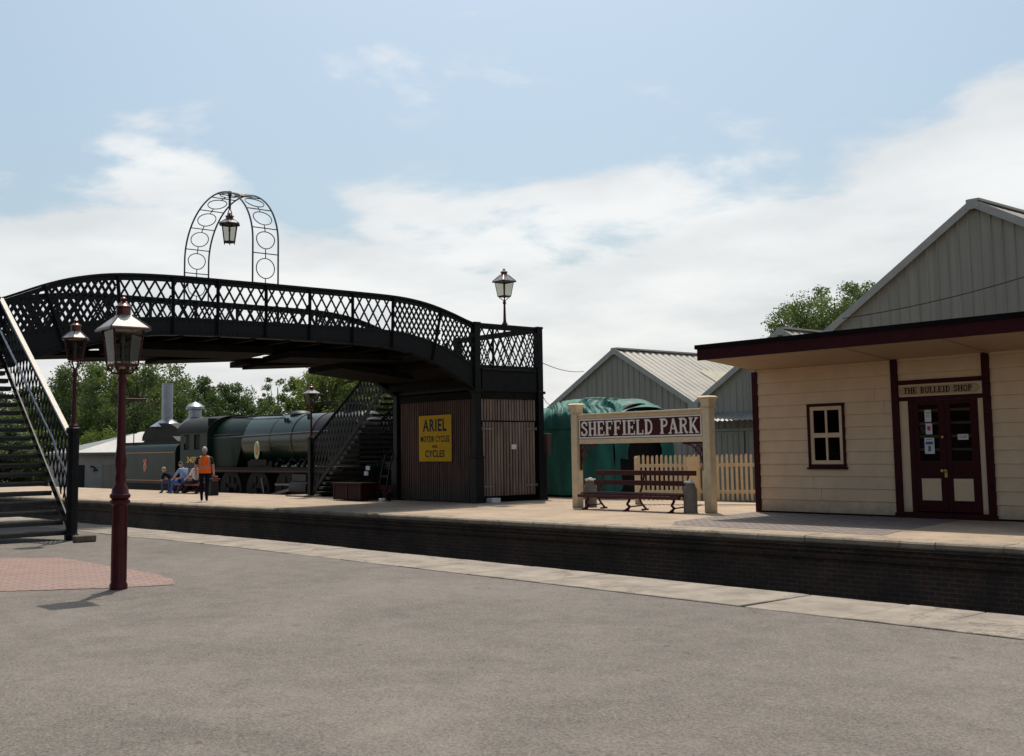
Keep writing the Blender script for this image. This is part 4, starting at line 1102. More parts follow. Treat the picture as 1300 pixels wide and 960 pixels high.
mb.box((XS+.02, YF+.025, 0), (WX0, YF+.1, WT)); mb.box((WX1, YF+.025, 0), (DX0, YF+.1, WT)); mb.box((WX0, YF+.025, 0), (WX1, YF+.1, WZ0)); mb.box((WX0, YF+.025, WZ1), (WX1, YF+.1, WT))
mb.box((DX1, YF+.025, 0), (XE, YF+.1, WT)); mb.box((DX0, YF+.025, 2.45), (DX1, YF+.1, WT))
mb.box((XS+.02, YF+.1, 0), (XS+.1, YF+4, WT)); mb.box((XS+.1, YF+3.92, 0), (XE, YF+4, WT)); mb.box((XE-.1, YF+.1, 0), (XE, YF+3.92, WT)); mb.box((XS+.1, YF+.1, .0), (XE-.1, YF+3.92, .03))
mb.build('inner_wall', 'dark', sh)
mb = MB(); mb.box((XS-.025, YF+.2, 0), (XS+.018, YF+4.02, WT)); mb.build('side_wall', 'cream', sh)
mb = MB(); mb.box((XS-.03, YF-.045, 0), (XS+.125, YF+.19, WT)); mb.build('corner_board', 'shopmaroon', sh, bevel=.005)
for xa in (DX0-.03, DX1-.11):
    mb = MB(); mb.box((xa, YF-.065, .02), (xa+.15, YF+.02, WT+.04)); mb.box((xa-.02, YF-.085, .0), (xa+.17, YF+.02, .1)); mb.build('pilaster', 'shopmaroon', sh, bevel=.005)
mb = MB(); mb.box((DX0+.122, YF-.05, 2.70), (DX1-.112, YF+.02, 2.79)); mb.build('door_head', 'shopmaroon', sh, bevel=.004)
mb = MB(); mb.box((DX0+.122, YF-.05, 2.37), (DX1-.112, YF+.02, 2.45)); mb.build('door_head', 'shopmaroon', sh, bevel=.004)
mb = MB(); mb.box((DX0+.122, YF-.02, 2.45), (DX1-.112, YF+.02, 2.70)); mb.build('fascia_panel', 'cream', sh)
sb = thing('shop_sign', 'narrow cream shop name sign with dark serif letters above the maroon double doors', 'sign', (-11.45, YF-.03, 2.5))
mb = MB()
poly = arc(-12.26, 2.575, .085, 90, 270, 8)+arc(-10.72, 2.575, .085, -90, 90, 8)
mb.prism(poly, YF-.035, YF-.022, 'xz'); mb.build('sign_plate', 'soffit', sb)
for wi in range(3):
    mb = MB(); sertext(mb, 'THE BULLEID SHOP', lambda u, v, d: (-12.22+u, YF-.0353-d, 2.515+v), .12, 1.46, .004, 0, wi); mb.build('lettering', 'joint', sb)
mb = MB()
pts = [(p[0], YF-.036, p[1]) for p in arc(-12.26, 2.575, .08, 90, 270, 8)+arc(-10.72, 2.575, .08, -90, 90, 8)]
mb.tube(pts, .004, 5, closed=True); mb.build('gilt_line', 'brass', sb)
# door joinery
mb = MB(); mb.box((-12.15, YF-.035, .122), (-12.04, YF+.02, 2.369)); mb.box((-10.70, YF-.035, .122), (-10.68, YF+.02, 2.369))
mb.box((DX0+.06, YF-.07, .0), (DX1-.03, YF+.02, .12)); mb.build('door_frame', 'shopmaroon', sh, bevel=.004)
for a, b in ((-12.35, -12.152), (-10.678, -10.552)):
    mb = MB(); mb.box((a, YF-.015, .121), (b, YF+.02, 2.368)); mb.build('side_panel', 'cream', sh)
def leaf(x0, x1, gx0, gx1, hinge):
    mb = MB(); y0, y1 = YF-.03, YF+.015
    mb.box((x0, y0, .14), (gx0, y1, 2.36)); mb.box((gx1, y0, .14), (x1, y1, 2.36)); mb.box((gx0, y0, 2.27), (gx1, y1, 2.36)); mb.box((gx0, y0, .80), (gx1, y1, 1.13)); mb.box((gx0, y0, .14), (gx1, y1, .36))
    d = mb.build('door_leaf', 'shopmaroon', sh, bevel=.004)
    mb = MB(); mb.box((gx0, YF-.012, 1.13), (gx1, YF-.006, 2.27)); mb.build('door_glass', 'glass', d)
    mb = MB(); mb.box((gx0-.002, YF-.02, .362), (gx1+.002, YF+.01, .798)); mb.build('door_panel', 'cream', d, bevel=.003)
    return d
dl = leaf(-12.038, -11.372, -11.93, -11.51, -1)
drr = leaf(-11.366, -10.702, -11.25, -10.84, 1)
mb = MB(); mb.lathe((-11.43, YF-.03, .95), [(.03, 0), (.03, -.01), (.012, -.02), (.012, -.05), (.03, -.06), (.03, -.09), (.005, -.1)], 10, axis='y'); mb.build('door_knob', 'brass', dl, smooth=True)
mb = MB(); mb.box((-11.42, YF-.04, .82), (-11.36, YF-.031, .98)); mb.build('lock_plate', 'brass', dl)
mb = MB(); mb.lathe((-11.43, YF-.03, 1.62), [(.025, 0), (.025, -.015), (.005, -.02)], 10, axis='y'); mb.build('door_lock', 'brass', dl)
def notice(label, x0, x1, z0, z1, blocks, par):
    mb = MB(); mb.box((x0, YF-.018, z0), (x1, YF-.0145, z1)); t = mb.build('notice', 'paper', par)
    for (a, b, c_, d_, m_) in blocks:
        mb = MB(); mb.box((x0+(x1-x0)*a, YF-.0195, z0+(z1-z0)*b), (x0+(x1-x0)*c_, YF-.0182, z0+(z1-z0)*d_)); mb.build('print', m_, t)
notice('', -11.80, -11.66, 1.93, 2.17, [(.2, .72, .85, .8, 'greyink'), (.2, .55, .7, .59, 'greyink'), (.2, .4, .75, .44, 'greyink')], dl)
notice('', -11.79, -11.65, 1.68, 1.90, [(.25, .35, .75, .75, 'redink')], dl)
notice('', -11.83, -11.62, 1.29, 1.61, [(.25, .88, .75, .92, 'greyink'), (.12, .58, .88, .76, 'blueink'), (.35, .15, .65, .5, 'greyink')], dl)
notice('', -11.12, -10.90, 1.56, 1.67, [], drr)
o = fonttext('print', 'CLOSED', 'redink', drr, Matrix.Translation(Vector((-11.01, YF-.0185, 1.615))-Vector(ORG[sh.name])) @ Matrix.Rotation(R(90), 4, 'X'), .07, .17, .001, .0015)
# grey shirt-shaped forms just inside the doors
for i, (x, z, s) in enumerate(((-11.62, 1.42, 1.0), (-10.98, 1.40, .9))):
    t = thing('shirt_form', ('grey shirt-shaped form behind the %s door pane of the shop' % ('left', 'right')[i]), 'garment', (x, YF+.5, z-.5), 'grey forms inside the shop doors')
    mb = MB(); prof = [(-.16, -.45), (.16, -.45), (.14, 0), (.3, -.12), (.34, -.02), (.12, .16), (-.12, .16), (-.34, -.02), (-.3, -.12), (-.14, 0)]
    prof = [(-.16, -.45), (.16, -.45), (.145, .0), (.30, -.13), (.35, -.04), (.12, .16), (-.12, .16), (-.35, -.04), (-.30, -.13), (-.145, .0)]
    mb.prism([(x+a*s, z+b*s) for a, b in prof], YF+.45, YF+.56, 'xz'); mb.build('shirt', 'shed', t, bevel=.02)
    mb = MB(); mb.tube([(x, YF+.5, z+.15), (x, YF+.5, z+.24), (x+.03, YF+.5, z+.27)], .006, 5); mb.build('hanger', 'steel', t)
# window
mb = MB(); a = .06
for (x0, x1, z0, z1) in ((WX0, WX1, WZ0, WZ0+a), (WX0, WX1, WZ1-a, WZ1), (WX0, WX0+a, WZ0+a, WZ1-a), (WX1-a, WX1, WZ0+a, WZ1-a)): mb.box((x0, YF-.05, z0), (x1, YF+.03, z1))
mb.box((WX0-.03, YF-.075, WZ0-.045), (WX1+.03, YF+.02, WZ0-.003))
wn = mb.build('window', 'shopmaroon', sh, bevel=.004)
mb = MB(); x0, x1, z0, z1 = WX0+a+.001, WX1-a-.001, WZ0+a+.001, WZ1-a-.001; b = .085; zm = (z0+z1)/2; xm = (x0+x1)/2
for q in ((x0, x1, z0, z0+b), (x0, x1, z1-b, z1), (x0, x0+b, z0+b, z1-b), (x1-b, x1, z0+b, z1-b), (x0+b, x1-b, zm-.05, zm+.05), (xm-.025, xm+.025, z0+b, zm-.05), (xm-.025, xm+.025, zm+.05, z1-b)):
    mb.box((q[0], YF-.025, q[2]), (q[1], YF+.02, q[3]))
mb.build('sash', 'cream', wn, bevel=.003)
mb = MB(); mb.box((x0+.02, YF-.004, z0+.02), (x1-.02, YF+.002, z1-.02)); mb.build('window_glass', 'glass', wn)
# canopy roof: soffit slopes up towards the front
FY = 19.22; fzb, fzt = 3.39, 3.73
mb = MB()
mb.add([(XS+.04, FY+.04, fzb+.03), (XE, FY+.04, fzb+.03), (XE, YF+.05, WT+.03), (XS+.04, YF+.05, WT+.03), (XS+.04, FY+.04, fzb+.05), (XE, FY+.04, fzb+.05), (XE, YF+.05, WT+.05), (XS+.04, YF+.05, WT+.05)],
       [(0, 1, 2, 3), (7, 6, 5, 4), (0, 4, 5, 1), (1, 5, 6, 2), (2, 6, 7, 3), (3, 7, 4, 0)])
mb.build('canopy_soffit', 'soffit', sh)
mb = MB(); mb.box((XS+.0, FY-.0, fzb), (XE, FY+.038, fzt-.09)); mb.box((XS+.0, FY+.04, fzb+.05), (XS+.035, YF+.3, fzt-.09)); mb.build('fascia_board', 'shopmaroon', sh)
mb = MB(); mb.add([(XS-.04, FY-.04, fzt-.09), (XE, FY-.04, fzt-.09), (XE, YF+4.1, WT-.0), (XS-.04, YF+4.1, WT-.0), (XS-.04, FY-.04, fzt), (XE, FY-.04, fzt), (XE, YF+4.1, WT+.1), (XS-.04, YF+4.1, WT+.1)],
                  [(0, 3, 2, 1), (4, 5, 6, 7), (0, 1, 5, 4), (1, 2, 6, 5), (2, 3, 7, 6), (3, 0, 4, 7)])
mb.build('felt_roof', 'felt', sh)
for x in (DX0-.03, DX1+.04, -5.5):
    mb = MB(); mb.bar((x, FY+.06, fzb+.022), (x, YF-.02, WT+.022), .05, .012); mb.build('soffit_joint', 'soffit', sh)

# ------------------------------------------------------------------ grey sheds behind
def gable_shed(name, label, y, xl, zl, xp, zp, xr, zr2, depth, lights=(), rib=.32, zb=-1.1, group='grey clad sheds'):
    t = thing(name, label, 'shed', (xp, y, zb), group)
    f = lambda x: zl+(zp-zl)*(x-xl)/(xp-xl) if x < xp else zp+(zr2-zp)*(x-xp)/(xr-xp)
    mb = MB(); n_ = int((xr-xl)/rib); w_ = (xr-xl)/n_
    for i in range(n_):
        a = xl+i*w_; seg = [(a, 0), (a+w_*.12, 0), (a+w_*.2, -.035), (a+w_*.3, -.035), (a+w_*.38, 0), (a+w_, 0)]
        for (x0, d0), (x1, d1) in zip(seg, seg[1:]):
            pts = [x0, x1] if not (x0 < xp < x1) else [x0, xp, x1]
            for p, q in zip(pts, pts[1:]): mb.add([(p, y+d0, zb), (q, y+d1, zb), (q, y+d1, f(q)), (p, y+d0, f(p))], [(0, 1, 2, 3)])
    mb.build('gable_wall', 'shed', t)
    for (x0, z0, x1, z1) in ((xl-.2, zl-.2*(zp-zl)/(xp-xl), xp, zp), (xp, zp, xr+.0, zr2)):
        mb = MB(); nn = max(4, int(math.hypot(x1-x0, z1-z0)/.25)); 
        # corrugated roof plane: ridges run down the slope
        nd = int(depth/.42)
        rings = []
        for j in range(nd*4+1):
            yy = y-.12+j*depth/(nd*4); hgt = (.0, .045, .045, .0)[j % 4]
            rings.append([(x0, yy, z0+hgt), (x1, yy, z1+hgt), (x1, yy, z1+hgt-.06), (x0, yy, z0+hgt-.06)])
        mb.loft(rings); mb.build('roof_slope', 'shedroof', t)
        mb = MB(); mb.bar((x0, y-.17, z0-.06), (x1, y-.17, z1-.06), .05, .22, up=(0, 0, 1)); mb.build('barge_board', 'shedtrim', t)
    mb = MB(); mb.prism([(xp-.25, zp-.2), (xp, zp-.24), (xp+.25, zp-.2), (xp+.12, zp+.06), (xp-.12, zp+.06)], y-.21, y-.196, 'xz'); mb.build('apex_plate', 'shedtrim', t)
    mb = MB(); mb.box((xp-.2, y-.15, zp+.0), (xp+.2, y+depth-.1, zp+.07)); mb.build('ridge_cap', 'shedtrim', t)
    for (y0, y1, s0, s1) in lights:
        X0, X1 = xp+(xr-xp)*s0, xp+(xr-xp)*s1
        mb = MB(); mb.add([(X0, y0, f(X0)+.06), (X1, y0, f(X1)+.06), (X1, y1, f(X1)+.06), (X0, y1, f(X0)+.06), (X0, y0, f(X0)+.075), (X1, y0, f(X1)+.075), (X1, y1, f(X1)+.075), (X0, y1, f(X0)+.075)],
                          [(0, 3, 2, 1), (4, 5, 6, 7), (0, 1, 5, 4), (1, 2, 6, 5), (2, 3, 7, 6), (3, 0, 4, 7)]); mb.build('rooflight', 'rooflight', t)
    mb = MB(); mb.box((xl, y+.05, zb), (xl+.1, y+depth, zl-.05)); mb.box((xr-.1, y+.05, zb), (xr, y+depth, zr2-.05)); mb.box((xl, y+depth-.1, zb), (xr, y+depth, min(zl, zr2)-.05)); mb.build('side_wall', 'shed', t)
    return t
sA = gable_shed('industrial_shed', 'grey clad shed whose gable rises behind the teal tarpaulin', 36, -39.2, 3.31, -34.6, 5.88, -30.12, 3.31, 22, lights=((39.5, 41.6, .38, .62), (44.5, 46.6, .38, .62)))
sB = gable_shed('industrial_shed', 'grey clad shed in the middle, its gable partly hidden by the shop canopy', 36.02, -30.10, 3.31, -25.76, 5.97, -21.4, 3.31, 22, lights=((39, 42, .35, .8),))
mb = MB(); mb.box((-30.35, 35.75, 3.02), (-29.85, 36.0, 3.34)); mb.lathe((-30.1, 35.85, 0), [(.06, -1.0), (.06, 3.05)], 8); mb.build('gutter_downpipe', 'shedtrim', sA)
mb = MB()
for i in range(24):
    x = -29.6+i*.24
    mb.add([(x, 35.2, 2.5), (x+.12, 35.2, 2.55), (x+.24, 35.2, 2.5), (x+.24, 35.96, 2.86), (x+.12, 35.96, 2.91), (x, 35.96, 2.86)], [(0, 1, 4, 5), (1, 2, 3, 4)])
mb.build('door_canopy', 'paleroof', sB)
mb = MB()
for i in range(3):
    x = -29.5+i*1.9; mb.box((x, 35.9, -1.1), (x+1.8, 35.93, 2.1))
    for j in range(6): mb.box((x+.08+j*.29, 35.875, -1.1), (x+.12+j*.29, 35.9, 2.0))
mb.box((-29.6, 35.85, 2.12), (-23.7, 35.94, 2.22)); mb.build('sliding_door', 'shed', sB)
sC = gable_shed('industrial_shed', 'tall grey clad shed with the highest gable, rising behind the shop roof', 31, -21.65, 4.3, -15.38, 8.42, -9.1, 4.9, 16, rib=.33)
mb = MB(); pts = []
for i in range(13): t_ = i/12; pts.append((-19.5+t_*9, 30.4-.8*t_, 5.4-.5*t_*(1-t_)*2+t_*1.1))
mb.tube(pts, .014, 5); tag(mb.build('overhead_cable', 'black'), 'thin black cable crossing in front of the tallest grey gable', 'cable', 'overhead cables')

# ------------------------------------------------------------------ tarpaulin covered coach
tx0, tx1, ty0, ty1 = -40, -23.6, 24.35, 27.05
tcar = thing('sheeted_coach', 'railway coach shrouded in teal tarpaulin standing behind the picket fence', 'railway coach', (-31, 25.7, -1))
from mathutils import noise as mnoise
def tarp_section(x, k=0):
    """cross section of cover: list of (y, z)"""
    pts = []; W = (ty1-ty0)/2; cy_ = (ty0+ty1)/2
    for i in range(41):
        t = i/40
        if t < .3: y = -W; z = .12+(2.15-.12)*(t/.3)
        elif t > .7: y = W; z = .12+(2.15-.12)*((1-t)/.3)
        else:
            a = math.pi*(1-(t-.3)/.4); y = W*math.cos(a)*1.0; z = 2.10+.80*math.sin(a)**.8
        nz_ = mnoise.noise(Vector((x*1.3, y*1.2, z*.25+k)))*.06+mnoise.noise(Vector((x*4.2, y*1.5, z*.5)))*.03
        fold = .045*math.sin(x*5.1+2*mnoise.noise(Vector((x*.6, 0, 1)))*4)*max(0, 1-z/2.4)
        d = Vector((y/W, (z-1.2)/3)).normalized()
        dip = .22*max(0, (x+25.6)/2)**1.6
        pts.append((cy_+y+d.x*(nz_+fold), z*(1-dip*.22 if z > 1 else 1)+d.y*nz_*.9+.05*math.sin(x*.55)-dip*(.5 if z > 2 else 0)))
    return pts
mb = MB(); xs = [tx0+i*(tx1-tx0)/420 for i in range(421)]
rings = [[(x+.03*math.sin(p[1]*3), p[0], p[1]) for p in tarp_section(x)] for x in xs]
nr = len(rings[0])
vs = [p for r in rings for p in r]
mb.add(vs, [(i*nr+k, i*nr+k+1, (i+1)*nr+k+1, (i+1)*nr+k) for i in range(len(rings)-1) for k in range(nr-1)])
mb.build('tarpaulin', 'tarp', tcar, smooth=True)
# end sheet, hanging ragged at its lower left
mb = MB(); sec = tarp_section(tx1); cy_ = (ty0+ty1)/2
rr = [[(tx1+.02+.03*math.sin(7*a+u*9), cy_+(p[0]-cy_)*u, 1.1+(p[1]-1.1)*u) for a, p in enumerate(sec)] for u in (1, .8, .55)]
vs = [p for r in rr for p in r]; fs = []
for i in range(2):
    for k in range(nr-1):
        if k < 7 and i > 0: continue
        if k > 36 and i > 0: continue
        fs.append((i*nr+k, i*nr+k+1, (i+1)*nr+k+1, (i+1)*nr+k))
mb.add(vs, fs); mb.build('end_sheet', 'tarp', tcar, smooth=True)
# loose crumpled sheet lying over the roof near the end
mb = MB(); rings = []
for i in range(121):
    x = -26.9+i*(3.4)/120; r_ = []
    for k in range(61):
        t = .30+.36*k/60
        a = math.pi*(1-(t-.3)/.4); W = 1.35
        y = W*math.cos(a); z = 2.12+.86*math.sin(a)**.8
        q_ = x*2.6+y*1.4+.8*mnoise.noise(Vector((x*.8, y*.8, 9)))*3; nn = abs(mnoise.noise(Vector((q_, y*.7-x*.5, 3))))*.22+abs(mnoise.noise(Vector((q_*2.7, y*.9, 7))))*.12+.02
        edge_ = min(1, i/12, (120-i)/12, k/8, (60-k)/8)
        nn = nn*edge_+.015
        r_.append((x+.15*math.sin(y*3), cy_+y*(1+nn*.4), z+nn-.22*max(0, (x+25.6)/2)**1.6))
    rings.append(r_)
n_ = 61; vs = [p for r in rings for p in r]
mb.add(vs, [(i*n_+k, i*n_+k+1, (i+1)*n_+k+1, (i+1)*n_+k) for i in range(120) for k in range(60)])
mb.build('loose_sheet', 'tarp', tcar, smooth=True)
mb = MB(); mb.box((tx0+.3, ty0+.12, .1), (tx1-.1, ty1-.12, 2.1)); mb.prism([(ty0+.12, 2.1)]+[(cy_+1.2*math.cos(R(a)), 2.1+.78*math.sin(R(a))) for a in range(180, -1, -15)], tx0+.3, tx1-.1, 'yz'); mb.box((tx0+.3, ty0+.3, -.35), (tx1-.1, ty1-.3, .1))
mb.build('coach_body', 'under', tcar)
for x in (-25.3, -27.6, -36, -38.3):
    for y in (ty0+.6, ty1-.6):
        mb = MB(); mb.lathe((x, y, -.48), [(.45, -.06), (.45, .06)], 20, axis='y'); mb.build('wheel', 'under', tcar)

# ------------------------------------------------------------------ locomotive and tender
YL, YC = 20.95, 22.25
lo = thing('steam_locomotive', 'dark green steam locomotive with a long smooth boiler standing behind the far platform', 'locomotive', (-40, YC, -.9))
def lathx(mb, prof, yc, zc_, n=36, mi=0): return mb.lathe((0, yc, zc_), [(r, x) for x, r in prof], n, axis='x', mi=mi)
mb = MB(); lathx(mb, [(-41.6, .98), (-41.5, .985), (-38.5, .975), (-35.95, .95)], YC, 2.03, 48); mb.build('boiler', 'green', lo, smooth=True)
for x in (-39.0, -37.4):
    mb = MB(); lathx(mb, [(x-.03, .988), (x+.03, .986)], YC, 2.03, 48); mb.build('boiler_band', 'green', lo, smooth=True)
mb = MB(); lathx(mb, [(-35.98, .975), (-35.90, .975)], YC, 2.03, 48); mb.build('boiler_band', 'maroon', lo, smooth=True)
mb = MB(); lathx(mb, [(-35.9, .955), (-33.6, .95), (-33.45, .90), (-33.35, .8), (-33.25, .5), (-33.2, .05)], YC, 2.03, 48); mb.build('smokebox', 'smoke', lo, smooth=True)
mb = MB(); lathx(mb, [(-33.28, .7), (-33.18, .62), (-33.1, .3), (-33.05, .04)], YC, 2.03, 30); mb.cyl((-33.1, YC, 2.03), (-32.95, YC, 2.03), .04); mb.build('smokebox_door', 'smoke', lo, smooth=True)
def fbx(xf_top, x, hw, top):
    pts = []
    for a in range(180, -1, -12): pts.append((YC+hw*math.cos(R(a)), top-hw*.9+hw*.9*math.sin(R(a))))
    return [(x, YC+hw*.96, .98)]+[(x, y, z) for y, z in reversed(pts)]+[(x, YC-hw*.96, .98)]
mb = MB(); r0 = fbx(0, -43.7, 1.12, 3.06); r1 = fbx(0, -42.0, 1.08, 3.04)
r2 = [(-41.1+(.0 if z > 2.2 else -(2.2-z)*.55), YC+(y-YC)*.93, z*.99) for x, y, z in fbx(0, 0, 1.05, 3.03)]
mb.loft([r0, r1, r2]); mb.build('firebox', 'greenflat', lo, smooth=True)
for i in range(10):
    pass
mb = MB()
for i in range(9): mb.cyl((-43.2+i*.26, YL+.12, 2.28+.0), (-43.2+i*.26, YL+.19, 2.28), .028, n=6)
mb.build('washout_plug', 'smoke', lo)
mb = MB(); mb.tube([(-43.5, YL+.20, 2.18), (-41.3, YL+.24, 2.2), (-36.2, YL+.33, 2.27), (-34, YL+.35, 2.28)], .022, 6); mb.build('handrail', 'motion', lo)
# cab
mb = MB()
zc0, zc1 = .02, 2.45
cwx = [(-46.25, -45.85), (-45.3, -44.85), (-44.3, -43.62)]
for y in (YL-.02, 2*YC-YL-.02):
    mb.box((-46.2, y, .3), (-43.62, y+.04, 1.72)); mb.box((-46.2, y, 2.35), (-43.62, y+.04, 2.5))
    for a, b in cwx: mb.box((a if a > -46.2 else -46.2, y, 1.72), (b, y+.04, 2.35))
mb.box((-43.66, YL+.02, .4), (-43.62, 2*YC-YL-.02, 3.0)); mb.build('cab', 'greenflat', lo, bevel=0)
mb = MB()
prof = [(YC+1.36*math.cos(R(a)), 2.42+.72*math.sin(R(a))) for a in range(176, 3, -8)]
rg = []
for x in (-46.55, -43.5): rg.append([(x, y, z) for y, z in prof]+[(x, y, z-.05) for y, z in reversed(prof)])
mb.loft(rg); mb.build('cab_roof', 'under', lo, smooth=True)
mb = MB(); mb.box((-45.84, YL+.03, 1.74), (-45.31, YL+.04, 2.33)); mb.box((-44.84, YL+.03, 1.74), (-44.31, YL+.04, 2.33)); mb.build('cab_window', 'dark', lo)
mb = MB(); mb.box((-46.1, YL+.3, .4), (-43.7, 2*YC-YL-.3, 2.4)); mb.build('cab_interior', 'dark', lo)
def lt(root, x, y, z): return Matrix.Translation(Vector((x, y, z))-Vector(ORG[root.name])) @ Matrix.Rotation(R(90), 4, 'X')
fonttext('cab_number', '34059', 'gold', lo, lt(lo, -44.95, YL-.025, 1.28), .34, 1.15, .008)
# running plate
mb = MB(); mb.box((-43.6, YL, .93), (-33.2, 2*YC-YL, .98)); mb.box((-43.6, YL, .78), (-33.2, YL+.03, .93)); mb.build('running_plate', 'under', lo)
mb = MB(); mb.box((-43.6, YL-.005, .82), (-34.0, YL-.001, .86)); mb.build('lining', 'maroon', lo)
# frames and ashpan
mb = MB(); mb.box((-43.4, YC-.6, -.2), (-32.5, YC+.6, .92)); mb.build('frame', 'under', lo)
for x in (-41.75, -39.5, -37.25):
    w_ = MB(); w_.lathe((x, YL+.18, -.0), [(.93, -.07), (.95, -.04), (.95, .05), (.84, .06), (.82, .02)], 32, axis='y'); wo = w_.build('driving_wheel', 'under', lo, smooth=True)
    mb = MB()
    for k in range(8):
        a = R(k*45+20); mb.lathe((x+.52*math.cos(a), YL+.09, .52*math.sin(a)), [(.15, -.02), (.11, .02)], 10, axis='y')
    mb.lathe((x, YL+.05, 0), [(.2, -.08), (.2, .1)], 14, axis='y'); mb.build('wheel_boss', 'under', wo)
for x in (-45.3, -35.9, -34.1):
    mb = MB(); mb.lathe((x, YL+.25, -.45), [(.48, -.06), (.48, .06)], 24, axis='y'); mb.build('carrying_wheel', 'under', lo)
mb = MB(); mb.bar((-41.75, YL+.02, -.25), (-37.25, YL+.02, -.25), .05, .12); mb.bar((-39.5, YL-.03, -.25), (-36.0, YL-.03, .3), .05, .1); mb.bar((-37.9, YL-.02, .35), (-35.4, YL-.02, .38), .05, .07); mb.bar((-38.9, YL-.05, .6), (-38.6, YL-.05, -.2), .05, .08)
mb.build('coupling_rod', 'motion', lo)
mb = MB(); mb.lathe((0, YL+.1, .24), [(.30, -36.6), (.32, -36.5), (.32, -35.5), (.30, -35.4)], 20, axis='x'); mb.box((-36.5, YL-.12, .5), (-35.5, YL+.25, .74)); mb.build('cylinder', 'smoke', lo, smooth=True)
mb = MB(); mb.box((-35.1, YL, -.2), (-34.9, YL+.05, .8)); mb.box((-35.2, YL-.05, .1), (-34.7, YL+.2, .14)); mb.box((-35.2, YL-.05, -.2), (-34.7, YL+.2, -.16)); mb.build('footstep', 'under', lo)
# boiler fittings
mb = MB(); mb.lathe((-38.3, YC, 2.94), [(.42, 0), (.42, .08), (.34, .16), (.15, .2), (.02, .21)], 20); mb.build('dome', 'smoke', lo, smooth=True)
mb = MB(); mb.lathe((-34.6, YC, 2.9), [(.36, 0), (.3, .08), (.3, .26), (.34, .3), (.34, .36), (.28, .37)], 18); mb.build('chimney', 'smoke', lo, smooth=True)
for x, a in ((-38.4, 52), (-38.15, 50), (-36.9, 60), (-36.75, 60)):
    y = YC-1.0*math.cos(R(a)); z = 2.03+1.0*math.sin(R(a)); mb = MB(); mb.tube([(x, y, z), (x+.1, y-.08, z+.02), (x+.16, y-.1, z-.12)], .04, 6); mb.build('clack_valve', 'under', lo)
mb = MB(); mb.tube([(-43.4, YC-.35, 3.02), (-41, YC-.4, 3.02), (-38.9, YC-.45, 2.98)], .035, 6); mb.build('steam_pipe', 'under', lo)
# badge and nameplate
mb = MB(); mb.lathe((-39.42, YL+.02, 1.64), [(.02, -.02), (.34, -.01), (.35, .01), (.02, .02)], 24, axis='y')
b_ = mb.build('name_badge', 'badgegreen', lo, smooth=False)
for v in b_.data.vertices: v.co.x = (v.co.x+(-40+39.42)*-0+.58-.58); 
me = b_.data; ox = -39.42-(-40)
for v in me.vertices: v.co.x = ox+(v.co.x-ox)*.6
mb = MB(); mb.lathe((-39.42, YL-.006, 1.66), [(.01, -.012), (.12, -.01), (.13, 0)], 16, axis='y'); mb.box((-39.45, YL-.02, 1.45), (-39.39, YL-.005, 1.86)); mb.build('badge_emblem', 'orangebadge', b_)
mb = MB(); mb.box((-39.42-.02, YL+.03, 1.2), (-39.42+.02, YL+.25, 1.6)); mb.build('badge_bracket', 'under', lo)
mb = MB(); mb.box((-40.0, YL+.03, 1.06), (-38.7, YL+.05, 1.28)); mb.build('nameplate', 'under', lo, bevel=.005)
mb = MB(); mb.box((-40.3, YL+.1, .98), (-38.4, YL+.5, 1.22)); mb.build('sandbox', 'under', lo)
for x in (-38.2, -37.3, -36.6, -36.2):
    mb = MB(); mb.lathe((x, YL+.22, 1.05), [(.07, -.07), (.09, .04), (.05, .1), (.02, .12)], 10); mb.tube([(x, YL+.22, 1.15), (x+.1, YL+.25, 1.3), (x+.4, YL+.3, 1.2)], .015, 6); mb.build('lubricator', 'smoke', lo, smooth=True)
for y in (YL, 2*YC-YL-.03): mb = MB(); mb.add([(-34.2, y, 1.05), (-32.2, y, 1.05), (-32.2, y, 2.5), (-32.5, y, 2.62), (-34.2, y, 2.62), (-34.2, y+.03, 1.05), (-32.2, y+.03, 1.05), (-32.2, y+.03, 2.5), (-32.5, y+.03, 2.62), (-34.2, y+.03, 2.62)],
                                   [(0, 1, 2, 3, 4), (9, 8, 7, 6, 5), (0, 5, 6, 1), (1, 6, 7, 2), (2, 7, 8, 3), (3, 8, 9, 4), (4, 9, 5, 0)]); mb.build('smoke_deflector', 'greenflat', lo)
mb = MB(); mb.box((-32.5, YL, -.1), (-32.35, 2*YC-YL, .35)); mb.build('buffer_beam', 'redpaint', lo)
for y in (YC-.86, YC+.86):
    mb = MB(); mb.lathe((0, y, .12), [(.1, -32.35), (.1, -31.95), (.23, -31.93), (.23, -31.88), (.02, -31.85)], 16, axis='x'); mb.build('buffer', 'under', lo, smooth=True)
# tender
te = thing('locomotive_tender', 'dark green tender with a painted crest coupled behind the locomotive cab', 'tender', (-50, YC, -.9))
mb = MB(); prof = [(YL, .25), (YL, 1.6), (YL+.06, 1.85), (YL+.2, 1.98), (YL+.3, 2.0)]
full = prof+[(2*YC-y, z) for y, z in reversed(prof)]
mb.prism(full, -53.2, -46.75, 'yz'); mb.build('tender_body', 'greenflat', te, smooth=True)
mb = MB(); mb.box((-53.1, YL+.3, 2.0), (-46.8, YL+.36, 2.12)); mb.prism([(-52, 2.0), (-51.2, 2.3), (-48.4, 2.35), (-47.5, 2.0)], YC-.7, YC+.7, 'xz'); mb.build('coal', 'under', te)
for x in (-52.9, -51.9):
    mb = MB(); mb.tube([(x, YL+.25, 1.9), (x, YL+.25, 2.55), (x+.3, YL+.25, 2.55)], .025, 6); mb.build('fire_iron_hoop', 'under', te)
mb = MB(); mb.box((-53.3, YL+.05, -.1), (-46.7, 2*YC-YL-.05, .24)); mb.build('tender_frame', 'under', te)
